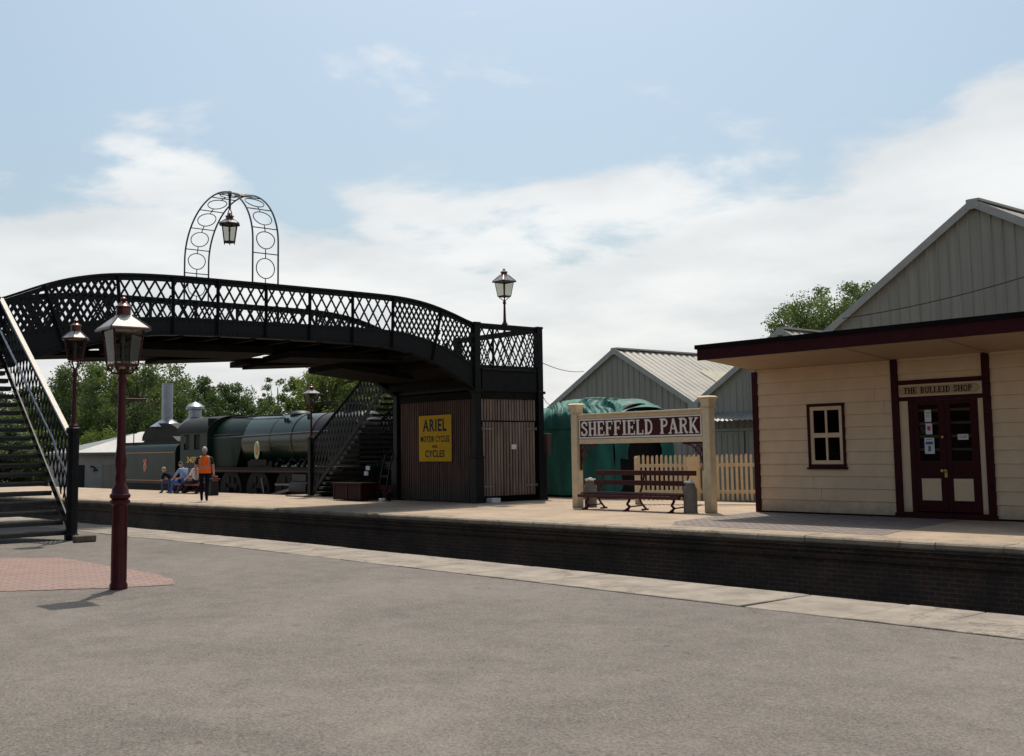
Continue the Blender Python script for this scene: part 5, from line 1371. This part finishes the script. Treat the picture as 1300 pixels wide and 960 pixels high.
for x in (-52.3, -50.1, -47.9):
    mb = MB(); mb.lathe((x, YL+.3, -.4), [(.55, -.06), (.55, .06)], 24, axis='y'); mb.build('wheel', 'under', te)
mb = MB()
mb.lathe((-49.95, YL-.006, 1.0), [(.01, -.004), (.17, -.004), (.17, .002)], 16, axis='y')
cr_ = mb.build('crest', 'gold', te)
mb = MB(); mb.prism([(-50.12, 1.18), (-49.78, 1.18), (-49.72, 1.36), (-49.88, 1.30), (-49.95, 1.40), (-50.02, 1.30), (-50.18, 1.36)], YL-.012, YL-.001, 'xz'); mb.prism([(-50.05, .78), (-49.85, .78), (-49.80, 1.1), (-50.1, 1.1)], YL-.013, YL-.011, 'xz'); mb.build('crest_emblem', 'badgered', cr_)
mb = MB()
for z in (.38, 1.62): mb.box((-53.0, YL-.004, z), (-46.9, YL-.001, z+.02))
mb.build('lining', 'orangebadge', te)

# dark hut with flues beyond the tender
hu = thing('boiler_hut', 'dark hut with a curved black roof behind the tender, carrying two metal flues', 'hut', (-57, 26, -1))
prof = [(-59.6+0, 2.3)]+[(-57.1+2.5*math.cos(R(a)), 2.35+.85*math.sin(R(a))) for a in range(170, 9, -10)]+[(-54.6, 2.3)]
mb = MB(); mb.box((-59.4, 25, -1), (-54.7, 29, 2.35)); mb.build('hut_wall', 'greenflat', hu)
mb = MB(); mb.prism(prof, 24.8, 29.2, 'xz'); mb.build('curved_roof', 'under', hu, smooth=False)
f1 = thing('flue_pipe', 'tall plain galvanised flue pipe standing on the dark curved roof', 'flue', (-57.8, 25.3, 3.0))
mb = MB(); mb.lathe((-57.75, 25.4, 0), [(.29, 3.3), (.29, 5.35), (.3, 5.36), (.27, 5.36)], 20); mb.build('pipe', 'steel', f1, smooth=True)
mb = MB(); mb.lathe((-57.75, 25.4, 0), [(.9, 3.02), (.55, 3.25), (.32, 3.4), (.3, 3.42)], 20); mb.build('flashing_skirt', 'steel', f1, smooth=True)
mb = MB()
for z in (3.9, 4.6): mb.lathe((-57.75, 25.4, 0), [(.285, z), (.305, z+.01), (.305, z+.04), (.285, z+.05)], 20)
mb.build('joint_band', 'steel', f1, smooth=True)
f2 = thing('vent_cowl', 'short galvanised vent with a conical cap beside the tall flue pipe', 'vent', (-54.3, 25.4, 3.0))
mb = MB(); mb.lathe((-54.35, 25.4, 0), [(.75, 3.0), (.5, 3.3), (.33, 3.42), (.32, 3.95)], 20); mb.build('vent_neck', 'steel', f2, smooth=True)
mb = MB(); mb.lathe((-54.35, 25.4, 0), [(.44, 3.80), (.46, 3.82), (.46, 3.95), (.3, 4.1), (.06, 4.2), (.02, 4.28)], 20); mb.build('conical_cap', 'steel', f2, smooth=True)

# pale building at the far left
wb = thing('white_workshop', 'low pale workshop with a light sheet roof beyond the tender at the far left', 'building', (-65, 24, -1))
mb = MB(); mb.box((-66, 22.0, -1), (-62, 33, 1.66)); mb.build('wall', 'whitewall', wb)
mb = MB(); a = [(-66.3, 21.8), (-61.6, 21.8), (-61.6, 33.4), (-66.3, 33.4)]
mb.add([(*p, 1.60) for p in a]+[(*p, 1.72) for p in a]+[(-64, 26.6, 2.9), (-64, 30, 2.9)], [(3, 2, 1, 0), (0, 1, 5, 4), (1, 2, 6, 5), (2, 3, 7, 6), (3, 0, 4, 7), (5, 6, 9, 8), (7, 4, 8, 9), (4, 5, 8), (6, 7, 9)])
mb.build('sheet_roof', 'paleroof', wb)
for (y0, y1, m_) in ((22.05, 22.6, 'smoke'), (23.6, 24.6, 'shed'), (25.3, 26.3, 'shed')):
    mb = MB(); mb.box((-62.05, y0, -1), (-61.96, y1, 1.05)); mb.build('doorway', m_, wb)
mb = MB(); mb.tube([(-61.9, 22.9, .95), (-61.7, 22.95, .95), (-61.7, 23.1, .85)], .05, 6); mb.lathe((-61.7, 23.1, .75), [(.16, -.06), (.06, .1)], 10); mb.build('wall_lamp', 'smoke', wb)

# things under the far stairs
tk = thing('luggage_trunk', 'large maroon wooden trunk on the far platform in front of the stairs', 'trunk', (-29.6, 19.3, 0))
mb = MB(); mb.box((-30.95, 19.15, .03), (-29.35, 19.75, .5)); mb.build('trunk_body', 'trunkred', tk, bevel=.01)
mb = MB(); mb.box((-31.0, 19.1, .5), (-29.3, 19.8, .56)); mb.build('trunk_lid', 'trunkred', tk, bevel=.01)
mb = MB()
for x in (-30.9, -30.15, -29.4):
    mb = MB(); mb.box((x-.03, 19.135, .03), (x+.03, 19.149, .5)); mb.build('batten', 'shopmaroon', tk)
tr = thing('sack_truck', 'upright grey sack truck leaning beside the boarded wall under the bridge', 'sack truck', (-28.6, 19.6, 0))
for s in (-.2, .2):
    mb = MB(); mb.tube([(-28.95+s, 19.62, .1), (-28.95+s, 19.8, 1.0), (-28.95+s, 19.95, 1.42), (-28.95+s, 19.85, 1.55)], .026, 6); mb.build('frame_rail', 'black', tr)
    mb = MB(); mb.lathe((-28.95+s*1.4, 19.72, .14), [(.13, -.03), (.14, 0), (.13, .03)], 16, axis='x') if False else mb.lathe((0, 19.72, .14), [(.13, -28.95+s*1.45-.03), (.14, -28.95+s*1.45), (.13, -28.95+s*1.45+.03)], 16, axis='x'); mb.build('wheel', 'under', tr)
for z, y in ((.35, 19.68), (.75, 19.76), (1.15, 19.87)):
    mb = MB(); mb.bar((-29.15, y, z), (-28.75, y, z), .03, .05); mb.build('cross_bar', 'black', tr)
mb = MB(); mb.box((-29.2, 19.42, .02), (-28.7, 19.64, .045)); mb.build('toe_plate', 'cast', tr)
mb = MB(); mb.lathe((-29.0, 20.6, 0), [(.16, .02), (.2, .1), (.2, .7), (.15, .95), (.06, 1.1)], 14)
tag(mb.build('covered_bin', 'tarp', loc=(-29.0, 20.6, 0), smooth=True), 'teal cloth covered bin standing beside the sack truck', 'bin')
mb = MB(); mb.box((-28.62, 19.3, 0), (-28.46, 19.42, .1)); tag(mb.build('white_cup', 'paper', loc=(-28.5, 19.4, 0), bevel=.01), 'tiny white carton on the ground beside the sack truck', 'carton')
for z0, x_, nm in ((.93, -30.35, 'upper'), (.76, -30.45, 'lower')):
    mb = MB(); mb.box((x_, 19.98, z0), (x_+.22, 20.0, z0+.13)); tag(mb.build('paper_notice', 'paper', loc=(x_, 20, z0)), nm+' of two small white notices among the far steps above the trunk', 'notice')
mb = MB(); mb.box((-39.25, 18.75, 0), (-38.7, 19.05, .55)); mb.box((-39.3, 18.7, .55), (-38.65, 19.1, .62)); mb.tube([(-39.1, 18.9, .62), (-39.05, 18.9, .78), (-38.85, 18.9, .78), (-38.8, 18.9, .62)], .02, 6)
tag(mb.build('black_case', 'blackcloth', loc=(-39, 18.9, 0), bevel=.015), 'black case standing on the platform to the right of the man in the orange vest', 'case')

# ------------------------------------------------------------------ people
def person(label, origin, facing, J, mats, hairm, group=None, vest=False, hair_scale=1.0, look=None):
    """J: joints in local frame (x right, y forward, z up). mats: shirt, sleeve ('short'/'long'), trousers"""
    shirt, sleeve, trs, shoe = mats
    f = Vector((facing[0], facing[1], 0)).normalized(); r = Vector((f.y, -f.x, 0))
    root = thing('person', label, 'person', origin, group)
    T = lambda p: Vector((r.x*p[0]+f.x*p[1], r.y*p[0]+f.y*p[1], p[2]))
    names = [k for k in J if k != 'head']
    rad = dict(pelvis=(.155, .12), belly=(.145, .11), chest=(.175, .12), collar=(.1, .08), neck=(.055, .058), shL=(.075, .075), shR=(.075, .075), elL=(.048, .048), elR=(.048, .048), wrL=(.032, .034), wrR=(.032, .034), haL=(.04, .026), haR=(.04, .026),
               hiL=(.1, .1), hiR=(.1, .1), knL=(.066, .066), knR=(.066, .066), anL=(.045, .048), anR=(.045, .048), toL=(.045, .035), toR=(.045, .035))
    E_ = [('pelvis', 'belly'), ('belly', 'chest'), ('chest', 'collar'), ('collar', 'neck')]
    for s in 'LR': E_ += [('chest', 'sh'+s), ('sh'+s, 'el'+s), ('el'+s, 'wr'+s), ('wr'+s, 'ha'+s), ('pelvis', 'hi'+s), ('hi'+s, 'kn'+s), ('kn'+s, 'an'+s), ('an'+s, 'to'+s)]
    me = bpy.data.meshes.new('body_skel')
    me.from_pydata([T(J[n_]) for n_ in names], [(names.index(a), names.index(b)) for a, b in E_], [])
    o = bpy.data.objects.new('tmpbody', me); COL.objects.link(o)
    m1 = o.modifiers.new('s', 'SKIN'); m1.use_smooth_shade = True
    sv = me.skin_vertices[0].data
    for i, n_ in enumerate(names): sv[i].radius = rad[n_]; sv[i].use_root = (n_ == 'pelvis')
    m2 = o.modifiers.new('u', 'SUBSURF'); m2.levels = 2; m2.render_levels = 2
    bpy.context.view_layer.update()
    dg_ = bpy.context.evaluated_depsgraph_get()
    bme = bpy.data.meshes.new_from_object(o.evaluated_get(dg_))
    bpy.data.objects.remove(o)
    mlist = ['skin', shirt, trs, shoe, 'black']
    bme.materials.clear()
    for k in mlist: bme.materials.append(M_[k])
    bm = bmesh.new(); bm.from_mesh(bme)
    segs = [(a, b, T(J[a]), T(J[b])) for a, b in E_]
    for fc in bm.faces:
        c_ = fc.calc_center_median(); best = None
        for a, b, A, B in segs:
            d = B-A; t = max(0, min(1, (c_-A).dot(d)/d.length_squared)); ds = (A+d*t-c_).length/ max(rad[a][0], .05)
            if best is None or ds < best[0]: best = (ds, a, b, t)
        _, a, b, t = best; mi = 1
        if a[:2] == 'kn' or (a[:2] == 'hi') or b[:2] == 'hi' or (a == 'pelvis' and t < .35): mi = 2
        if a[:2] == 'an': mi = 3
        if b == 'neck': mi = 0 if t > .45 else 1
        if a[:2] == 'wr': mi = 0
        if a[:2] == 'el': mi = 0 if (sleeve == 'short' or t > .92) else 1
        if a[:2] == 'sh' and sleeve == 'short' and t > .8: mi = 0
        fc.material_index = mi; fc.smooth = True
    # fingers: four and a thumb per hand, rooted inside the palm
    def cone(p, q, r0, r1, mi):
        d = (q-p); u = d.orthogonal().normalized(); v = d.normalized().cross(u); n_ = 6
        A = [bm.verts.new(p+(u*math.cos(k*math.pi/3)+v*math.sin(k*math.pi/3))*r0) for k in range(n_)]
        B = [bm.verts.new(q+(u*math.cos(k*math.pi/3)+v*math.sin(k*math.pi/3))*r1) for k in range(n_)]
        for k in range(n_):
            fc = bm.faces.new((A[k], A[(k+1) % n_], B[(k+1) % n_], B[k])); fc.material_index = mi; fc.smooth = True
        fc = bm.faces.new(B); fc.material_index = mi; return
    for s, sg_ in (('L', -1), ('R', 1)):
        wr, ha = T(J['wr'+s]), T(J['ha'+s]); d = (ha-wr).normalized(); side = d.cross(T((0, 1, 0)))
        if side.length < .2: side = d.cross(Vector((0, 0, 1)))
        side.normalize(); nrm = side.cross(d)
        for k, ln_ in enumerate((.062, .075, .078, .068)):
            p = ha+side*(k-1.5)*.019-d*.01; q = p+d*ln_*.6; q2 = q+d*ln_*.35+nrm*ln_*.35
            cone(p, q, .009, .0085, 0); cone(q, q2, .0085, .006, 0)
        p = ha-d*.03+side*-.03; q = p-side*.03+d*.03; cone(p, q, .011, .009, 0); cone(q, q+d*.03, .009, .007, 0)
    # head
    nk = T(J['neck']); hd = T(J['head']) if 'head' in J else nk+Vector((0, 0, .12))
    fw = (f if look is None else Vector((look[0], look[1], look[2])).normalized()); upv = (hd-nk).normalized()
    sdv = fw.cross(upv).normalized(); fw = upv.cross(sdv).normalized()
    def ell(cc, ax, bx_, cx_, mi, n1=14, n2=10, shape=None):
        rows = []
        for i in range(n2+1):
            th_ = math.pi*i/n2; row = []
            for k in range(n1):
                ph = 2*math.pi*k/n1; x = math.sin(th_)*math.cos(ph); y = math.sin(th_)*math.sin(ph); z = math.cos(th_)
                if shape: x, y, z = shape(x, y, z)
                row.append(bm.verts.new(cc+sdv*x*ax+fw*y*bx_+upv*z*cx_))
            rows.append(row)
        for i in range(n2):
            for k in range(n1):
                try:
                    fc = bm.faces.new((rows[i][k], rows[i][(k+1) % n1], rows[i+1][(k+1) % n1], rows[i+1][k])); fc.material_index = mi; fc.smooth = True
                except Exception: pass
    ell(hd, .075, .095, .12, 0, shape=lambda x, y, z: (x*(1-.18*max(0, -z)), y*(1-.1*max(0, -z))+(.06 if z < -.3 and y > .3 else 0), z))
    ell(hd+fw*.095-upv*.015, .014, .022, .024, 0, 6, 5)
    for sx in (-1, 1):
        ell(hd+sdv*sx*.076-upv*.01, .012, .02, .03, 0, 6, 5); ell(hd+sdv*sx*.032+fw*.083+upv*.01, .012, .008, .007, 4, 6, 5)
    ell(hd+fw*.088-upv*.055, .022, .008, .006, 4, 6, 4)
    bmesh.ops.remove_doubles(bm, verts=bm.verts, dist=.0004)
    bmesh.ops.recalc_face_normals(bm, faces=bm.faces)
    bm.to_mesh(bme); bm.free()
    bme.name = 'body'
    b = bpy.data.objects.new('body', bme); COL.objects.link(b); b.parent = root
    # hair cap
    mb = MB(); rows = []
    n1 = 14
    for i in range(6):
        th_ = R(4+i*19); row = []
        for k in range(n1):
            ph = 2*math.pi*k/n1; x = math.sin(th_)*math.cos(ph); y = math.sin(th_)*math.sin(ph); z = math.cos(th_)
            sh_ = 1.07+.02*random.random()
            if y > .35 and z < .45: sh_ = .96
            p = hd+sdv*x*.075*sh_+fw*y*.095*sh_+upv*z*.12*sh_; row.append(p+Vector(origin))
        rows.append(row)
    mb.add([p for rw in rows for p in rw], [(i*n1+k, i*n1+(k+1) % n1, (i+1)*n1+(k+1) % n1, (i+1)*n1+k) for i in range(5) for k in range(n1)]+[tuple(range(n1))])
    mb.build('hair', hairm, root, smooth=True)
    return root, T
OL = (-33.98, 16.22, .004)
Jst = dict(pelvis=(0, 0, .93), belly=(0, .01, 1.08), chest=(0, .0, 1.30), collar=(0, .0, 1.42), neck=(0, .01, 1.50), head=(0, .03, 1.63),
           shL=(-.20, 0, 1.40), shR=(.20, 0, 1.40), elL=(-.27, -.04, 1.12), elR=(.27, -.03, 1.12), wrL=(-.27, .03, .88), wrR=(.29, .07, .88), haL=(-.27, .05, .80), haR=(.29, .09, .80),
           hiL=(-.10, 0, .88), hiR=(.10, 0, .88), knL=(-.09, .05, .50), knR=(.09, -.02, .50), anL=(-.08, .06, .09), anR=(.08, -.06, .09), toL=(-.09, .20, .04), toR=(.09, .08, .04))
man, T = person('standing man with grey hair in an orange hi-vis vest seen from behind', OL, (-.86, .50), Jst, ('blackcloth', 'short', 'navycloth', 'shoe'), 'greyhair')
# vest
def vest_ring(z, w_, d_, yo): return [T((w_*math.cos(2*math.pi*k/20), yo+d_*math.sin(2*math.pi*k/20), z))+Vector(OL) for k in range(20)]
mb = MB(); mb.loft([vest_ring(.90, .205, .155, 0), vest_ring(1.0, .195, .15, .005), vest_ring(1.15, .195, .148, .01), vest_ring(1.3, .215, .15, 0), vest_ring(1.40, .205, .12, 0), vest_ring(1.465, .12, .085, 0)], cap=False)
vo_ = mb.build('hi_vis_vest', 'hiviz', man, smooth=True)
mb = MB(); mb.loft([vest_ring(1.06, .200, .154, .008), vest_ring(1.115, .200, .154, .008)], cap=False)
for sx in (-1, 1):
    for sy in (-1, 1):
        pts = [T((sx*.12, sy*.142, 1.115)), T((sx*.125, sy*.15, 1.3)), T((sx*.12, sy*.117, 1.415)), T((sx*.10, sy*.07, 1.455))]
        for a, b in zip(pts, pts[1:]): mb.bar(a+Vector(OL), b+Vector(OL), .036, .012, up=T((0, 1, 0)))
mb.build('reflective_tape', 'reflect', vo_)
# red thing in the right hand
mb = MB(); hp = T((.33, .12, .80))+Vector(OL); mb.box((hp.x-.05, hp.y-.08, hp.z-.16), (hp.x+.05, hp.y+.08, hp.z)); mb.tube([hp+Vector((0, -.05, 0)), hp+Vector((0, 0, .05)), hp+Vector((0, .05, 0))], .008, 5)
tag(mb.build('red_bag', 'redpaint', loc=tuple(hp), bevel=.01), 'small red bag carried in the right hand of the man in the orange vest', 'bag')

bench('low red bench that the three resting people sit on', -43.4, -40.9, 19.25, .5, 'redpaint', 'platform benches', zs_=.43)
def seated(lean, knee_out=.1, armfwd=.35, stretch=0.0, headfwd=.0):
    c_, s_ = math.cos(R(lean)), math.sin(R(lean))
    def up(d, off_=0): return (off_, s_*d, .53+c_*d)
    sh = up(.46); J = dict(pelvis=(0, 0, .53), belly=up(.16), chest=up(.37), collar=up(.49), neck=up(.57))
    nk = J['neck']; J['head'] = (0, nk[1]+.05+headfwd, nk[2]+.12-headfwd*.6)
    for s, sg_ in (('L', -1), ('R', 1)):
        J['sh'+s] = (sg_*.19, sh[1], sh[2])
        kz, ky = .50-.06*stretch, .42+.06*stretch
        J['hi'+s] = (sg_*.09, .03, .52); J['kn'+s] = (sg_*(.1+knee_out), ky, kz); J['an'+s] = (sg_*(.1+knee_out), .46+.40*stretch, .09); J['to'+s] = (sg_*(.11+knee_out), .60+.40*stretch, .05)
        J['el'+s] = (sg_*.24, sh[1]+armfwd*.45, sh[2]-.26); J['wr'+s] = (sg_*.16, min(ky+.02, sh[1]+armfwd*.45+.22), max(.60, sh[2]-.36)); w_ = J['wr'+s]; J['ha'+s] = (sg_*.13, w_[1]+.07, w_[2]-.02)
    return J
person('fair-haired person in a dark top bent forward at the left of the red bench', (-43.3, 19.4, -.05), (-.9, -.42), seated(52, .1, .25, 0, .05), ('navycloth', 'short', 'jeans', 'shoe'), 'blondhair', 'people resting on the red bench')
person('person in blue overalls sitting in the middle of the three on the red bench', (-42.35, 19.4, -.05), (-.9, -.42), seated(14, .1, .45, .15, .03), ('paleblue', 'short', 'bluecloth', 'shoe'), 'brownhair', 'people resting on the red bench')
person('person in white shirt and black trousers leaning back on the red bench', (-41.45, 19.4, -.05), (-.92, -.38), seated(-12, .06, .4, .7, .0), ('whitecloth', 'short', 'blackcloth', 'shoe'), 'brownhair', 'people resting on the red bench')

# ------------------------------------------------------------------ trees
def make_tree(name, label, loc, H, W, leafm, seed, nclump=70, leaves=110, lsize=.26, trunk_h=.25, shape='round', sparse=0.0, group=None):
    rr = random.Random(seed); nr_ = np.random.RandomState(seed)
    t = thing(name, label, 'tree', loc, group)
    tb = MB(); ox, oy, oz = loc
    th_ = H*trunk_h
    tb.tube([(ox, oy, oz-.2), (ox+.05*W*.1, oy, oz+th_), (ox, oy+.03*W, oz+H*.6), (ox+.02*W, oy, oz+H*.88)], [H*.028, H*.022, H*.012, H*.004], 8)
    cl = []
    tries = 0
    while len(cl) < nclump and tries < 5000:
        tries += 1
        u = Vector((rr.uniform(-1, 1), rr.uniform(-1, 1), rr.uniform(-1, 1)))
        l = u.length
        if l > 1 or l < .35: continue
        if shape == 'tall': k = (1-.35*u.z) if u.z > 0 else 1
        else: k = 1
        p = Vector((u.x*W/2*k, u.y*W/2*k, oz*0+H*(trunk_h*.8+(1-trunk_h*.8)*(.5+.5*u.z))))
        ns = mnoise.noise(Vector((u.x*1.7+seed, u.y*1.7, u.z*1.7)))
        if ns < -.18+sparse*.3 and rr.random() < .75: continue
        p *= 1; p.x *= 1+.35*ns; p.y *= 1+.35*ns
        cl.append((p, rr.uniform(.55, 1.1)*W*.085*(1.15 if shape != 'tall' else .9)))
    for i, (p, r_) in enumerate(cl):
        if i % 3 == 0:
            b0 = H*rr.uniform(trunk_h*.9, .6); b0 = min(b0, p.z-.3)
            m_ = Vector((p.x*.45, p.y*.45, (b0+p.z)/2+.1*H*.3))
            tb.tube([(ox, oy, oz+b0), (ox+m_.x, oy+m_.y, oz+m_.z*.98), (ox+p.x, oy+p.y, oz+p.z)], [H*.009, H*.005, H*.002], 5)
    tb.build('trunk', 'bark', t)
    cs = []
    for p, r_ in cl:
        n_ = int(leaves*rr.uniform(.6, 1.3))
        g = nr_.normal(size=(n_, 3)); g /= np.linalg.norm(g, axis=1)[:, None]+1e-6
        rad_ = r_*(nr_.uniform(.15, 1, size=(n_, 1))**.5)*nr_.uniform(.8, 1.35, size=(n_, 1))
        g = g*rad_*np.array([1.15, 1.15, .8]); cs.append(g+np.array(p))
    C_ = np.vstack(cs); n_ = len(C_)
    a = nr_.normal(size=(n_, 3)); a /= np.linalg.norm(a, axis=1)[:, None]
    b = nr_.normal(size=(n_, 3)); b -= (b*a).sum(1)[:, None]*a; b /= np.linalg.norm(b, axis=1)[:, None]
    s = lsize*nr_.uniform(.6, 1.3, size=(n_, 1))
    V = np.stack([C_-a*s*.5, C_+b*s*.34-a*s*.05, C_+a*s*.55, C_-b*s*.34-a*s*.05], axis=1).reshape(-1, 3)
    me = bpy.data.meshes.new('crown')
    me.vertices.add(n_*4); me.vertices.foreach_set('co', V.astype(np.float32).ravel())
    me.loops.add(n_*4); me.loops.foreach_set('vertex_index', np.arange(n_*4, dtype=np.int32))
    me.polygons.add(n_); me.polygons.foreach_set('loop_start', np.arange(0, n_*4, 4, dtype=np.int32)); me.polygons.foreach_set('loop_total', np.full(n_, 4, dtype=np.int32))
    me.update(calc_edges=True); me.materials.append(M_[leafm])
    o = bpy.data.objects.new('crown', me); COL.objects.link(o); o.parent = t
    return t
G0 = -1.15
def tp(px_, D):   # direction table: picture column -> ground position at distance D
    tab = [(-60, -118.9, 30.3), (0, -115.83, 33.81), (110, -110.11, 40.11), (225, -104.55, 46.96), (315, -100.04, 52.22), (420, -94.59, 58.25), (500, -90.5, 62.88), (620, -84.3, 69.9)]
    x = interp([(a, b) for a, b, c in tab], px_); y = interp([(a, c) for a, b, c in tab], px_)
    return (x*D/110, y*D/110, G0)
grp = 'trees beyond the railway yard'
T1 = make_tree('broadleaf_tree', '', tp(172, 100), 11.4, 9.5, 'leafA', 3, 135, 170, .22, .15)
T2 = make_tree('broadleaf_tree', '', tp(395, 112), 10.6, 7.5, 'leafC', 8, 120, 170, .22, .15)
T3 = make_tree('broadleaf_tree', '', tp(250, 130), 11.5, 9.0, 'leafB', 21, 120, 170, .25, .10)
T4 = make_tree('slender_tree', '', tp(352, 118), 10.9, 5.2, 'leafA', 12, 62, 60, .22, .3, 'tall', .35)
T5 = make_tree('hedgerow_bush', '', tp(60, 92), 5.0, 7.5, 'leafC', 33, 90, 150, .22, .05)
labels = {}
spec = [ # proto, px, dist, scale xy, scale z, rot
 (T1, 172, 100, 1, 1.08, 0), (T2, 395, 112, 1, 1.0, 0), (T3, 250, 130, 1, 1.0, 0), (T4, 352, 118, 1, 1.0, 0), (T5, 60, 92, 1, 1.0, 0),
 (T1, 118, 108, .95, 1.1, 70), (T1, 68, 112, .85, .86, 150), (T3, 20, 118, 1.1, .85, 40), (T3, 208, 120, .9, .95, 200), (T3, 290, 136, 1.0, .97, 95),
 (T1, 315, 142, .9, .98, 230), (T3, 334, 128, .55, .72, 10), (T2, 425, 108, 1.1, 1.06, 120), (T1, 462, 112, 1.0, 1.08, 300), (T3, 510, 118, 1.1, 1.0, 160), (T3, 560, 122, 1.1, .95, 60),
 (T4, 333, 140, 1.0, .9, 90), (T4, 371, 124, .8, .72, 200), (T5, 130, 92, 1.0, .95, 60), (T5, 215, 96, 1.1, .95, 110), (T5, 290, 104, 1.1, .80, 170), (T5, 360, 110, 1.0, .62, 250), (T5, 420, 100, 1.1, .85, 20), (T5, 490, 98, 1.1, .9, 80),
 (T3, -40, 122, 1.1, .9, 0), (T3, 140, 128, 1.1, 1.0, 10), (T3, 90, 126, 1.0, .9, 210), (T3, 180, 135, 1.1, 1.0, 260), (T3, 455, 130, 1.1, 1.0, 45), (T3, 0, 98, .9, .5, 10), (T3, 72, 84, .6, .36, 130), (T3, 25, 80, .8, .4, 220), (T3, -20, 78, .8, .42, 300)]
used = set()
desc = ['tall spreading mid green tree behind the near lamp lantern', 'yellow-green tree right of the gap, behind the far lamp', 'dark green round tree behind the steel vent', 'slender see-through tree standing alone in the gap above the boiler', 'bright bush between the near stairs and the maroon lamp post',
 'full green tree just left of the near lamp post', 'green tree behind the six-sided lamp on the stairs', 'dark tree seen through the near staircase', 'dark tree behind the tall flue pipe', 'dark tree above the locomotive cab', 'mid green tree on the skyline above the firebox', 'small dark tree at the foot of the skyline slope above the boiler',
 'tall yellow-green tree left of the far stairs', 'tree behind the top of the far stairs lattice', 'dark tree seen through the far steps', 'dark tree behind the boarded tower wall', 'thin tree rising left of the skyline gap', 'short thin tree right of the skyline gap', 'low bright bush between the near lamp and the white workshop roof', 'low bush behind the dark hut and flue',
 'low bush line behind the locomotive cab roof', 'very low bush in the skyline gap', 'low bush behind the smokebox', 'low bush seen between the far steps', 'dark tree beyond the left edge of the stairs', 'dark tree filling behind the near lamp shaft', 'dark tree behind the lamp with six sides, furthest row', 'dark tree in the far row behind the two flues', 'dark tree in the far row left of the far stairs', 'low bush behind the lower near steps', 'bush left of the white workshop, close to the platform end', 'bush seen between the middle steps of the near stairs', 'bush beyond the near steps at the very left edge']
for i, (pr, px_, D, sx, sz, rot) in enumerate(spec):
    o = pr if pr.name not in used else copy_tree(pr)
    used.add(pr.name)
    o.location = tp(px_, D); o.scale = (sx, sx, sz); o.rotation_euler = (0, 0, R(rot)); o['label'] = desc[i]; o['group'] = grp; o['category'] = 'bush' if pr is T5 else 'tree'
t6 = make_tree('broadleaf_tree', 'leafy green tree rising between the grey sheds above the shop canopy', (-42.9, 65.7, G0), 13.9, 8.8, 'leafA', 55, 240, 260, .155, .25, 'round', -1.5)

# ------------------------------------------------------------------ unseen station building behind the photographer, added to block sky light
M_['stationbrick'] = brickmat('station_brick', (.16, .07, .045), (.11, .05, .035), (.16, .13, .1), dirt=(.07, .045, .035), dirt_amt=.5)
M_['slate'] = mat('slate', (.06, .06, .065), .7, var=.3, vscale=3)
stn = thing('unseen_station_building', 'long unseen brick station building facing the near platform, added to cut sky light', 'building', (-12, -12, 0))
mb = MB(); mb.box((-42, -18, 0), (16, -10, 5.2)); mb.build('wall', 'stationbrick', stn)
mb = MB(); mb.prism([(-18.5, 5.2), (-9.5, 5.2), (-14, 8.6)], -42.5, 16.5, 'yz'); mb.build('roof', 'slate', stn)
mb = MB(); mb.add([(-40, -9.98, 3.9), (14, -9.98, 3.9), (14, -6.8, 3.4), (-40, -6.8, 3.4), (-40, -9.98, 4.0), (14, -9.98, 4.0), (14, -6.8, 3.5), (-40, -6.8, 3.5)], [(0, 3, 2, 1), (4, 5, 6, 7), (0, 1, 5, 4), (1, 2, 6, 5), (2, 3, 7, 6), (3, 0, 4, 7)])
mb.box((-40, -6.79, 3.0), (14, -6.75, 3.52)); mb.build('platform_canopy', 'shopmaroon', stn)
for k in range(13):
    x = -39+k*4.2
    mb = MB(); mb.box((x, -10.03, 1.0), (x+1.3, -9.97, 2.9)); wn_ = mb.build('window', 'white', stn)
    mb = MB(); mb.box((x+.1, -9.965, 1.1), (x+1.2, -9.955, 2.8)); mb.build('pane', 'glass', wn_)
for k in range(8):
    x = -38+k*7; mb = MB(); mb.lathe((x, -7.1, 0), [(.12, 0), (.1, .4), (.07, .5), (.06, 3.3)], 10); mb.build('canopy_column', 'maroon', stn)
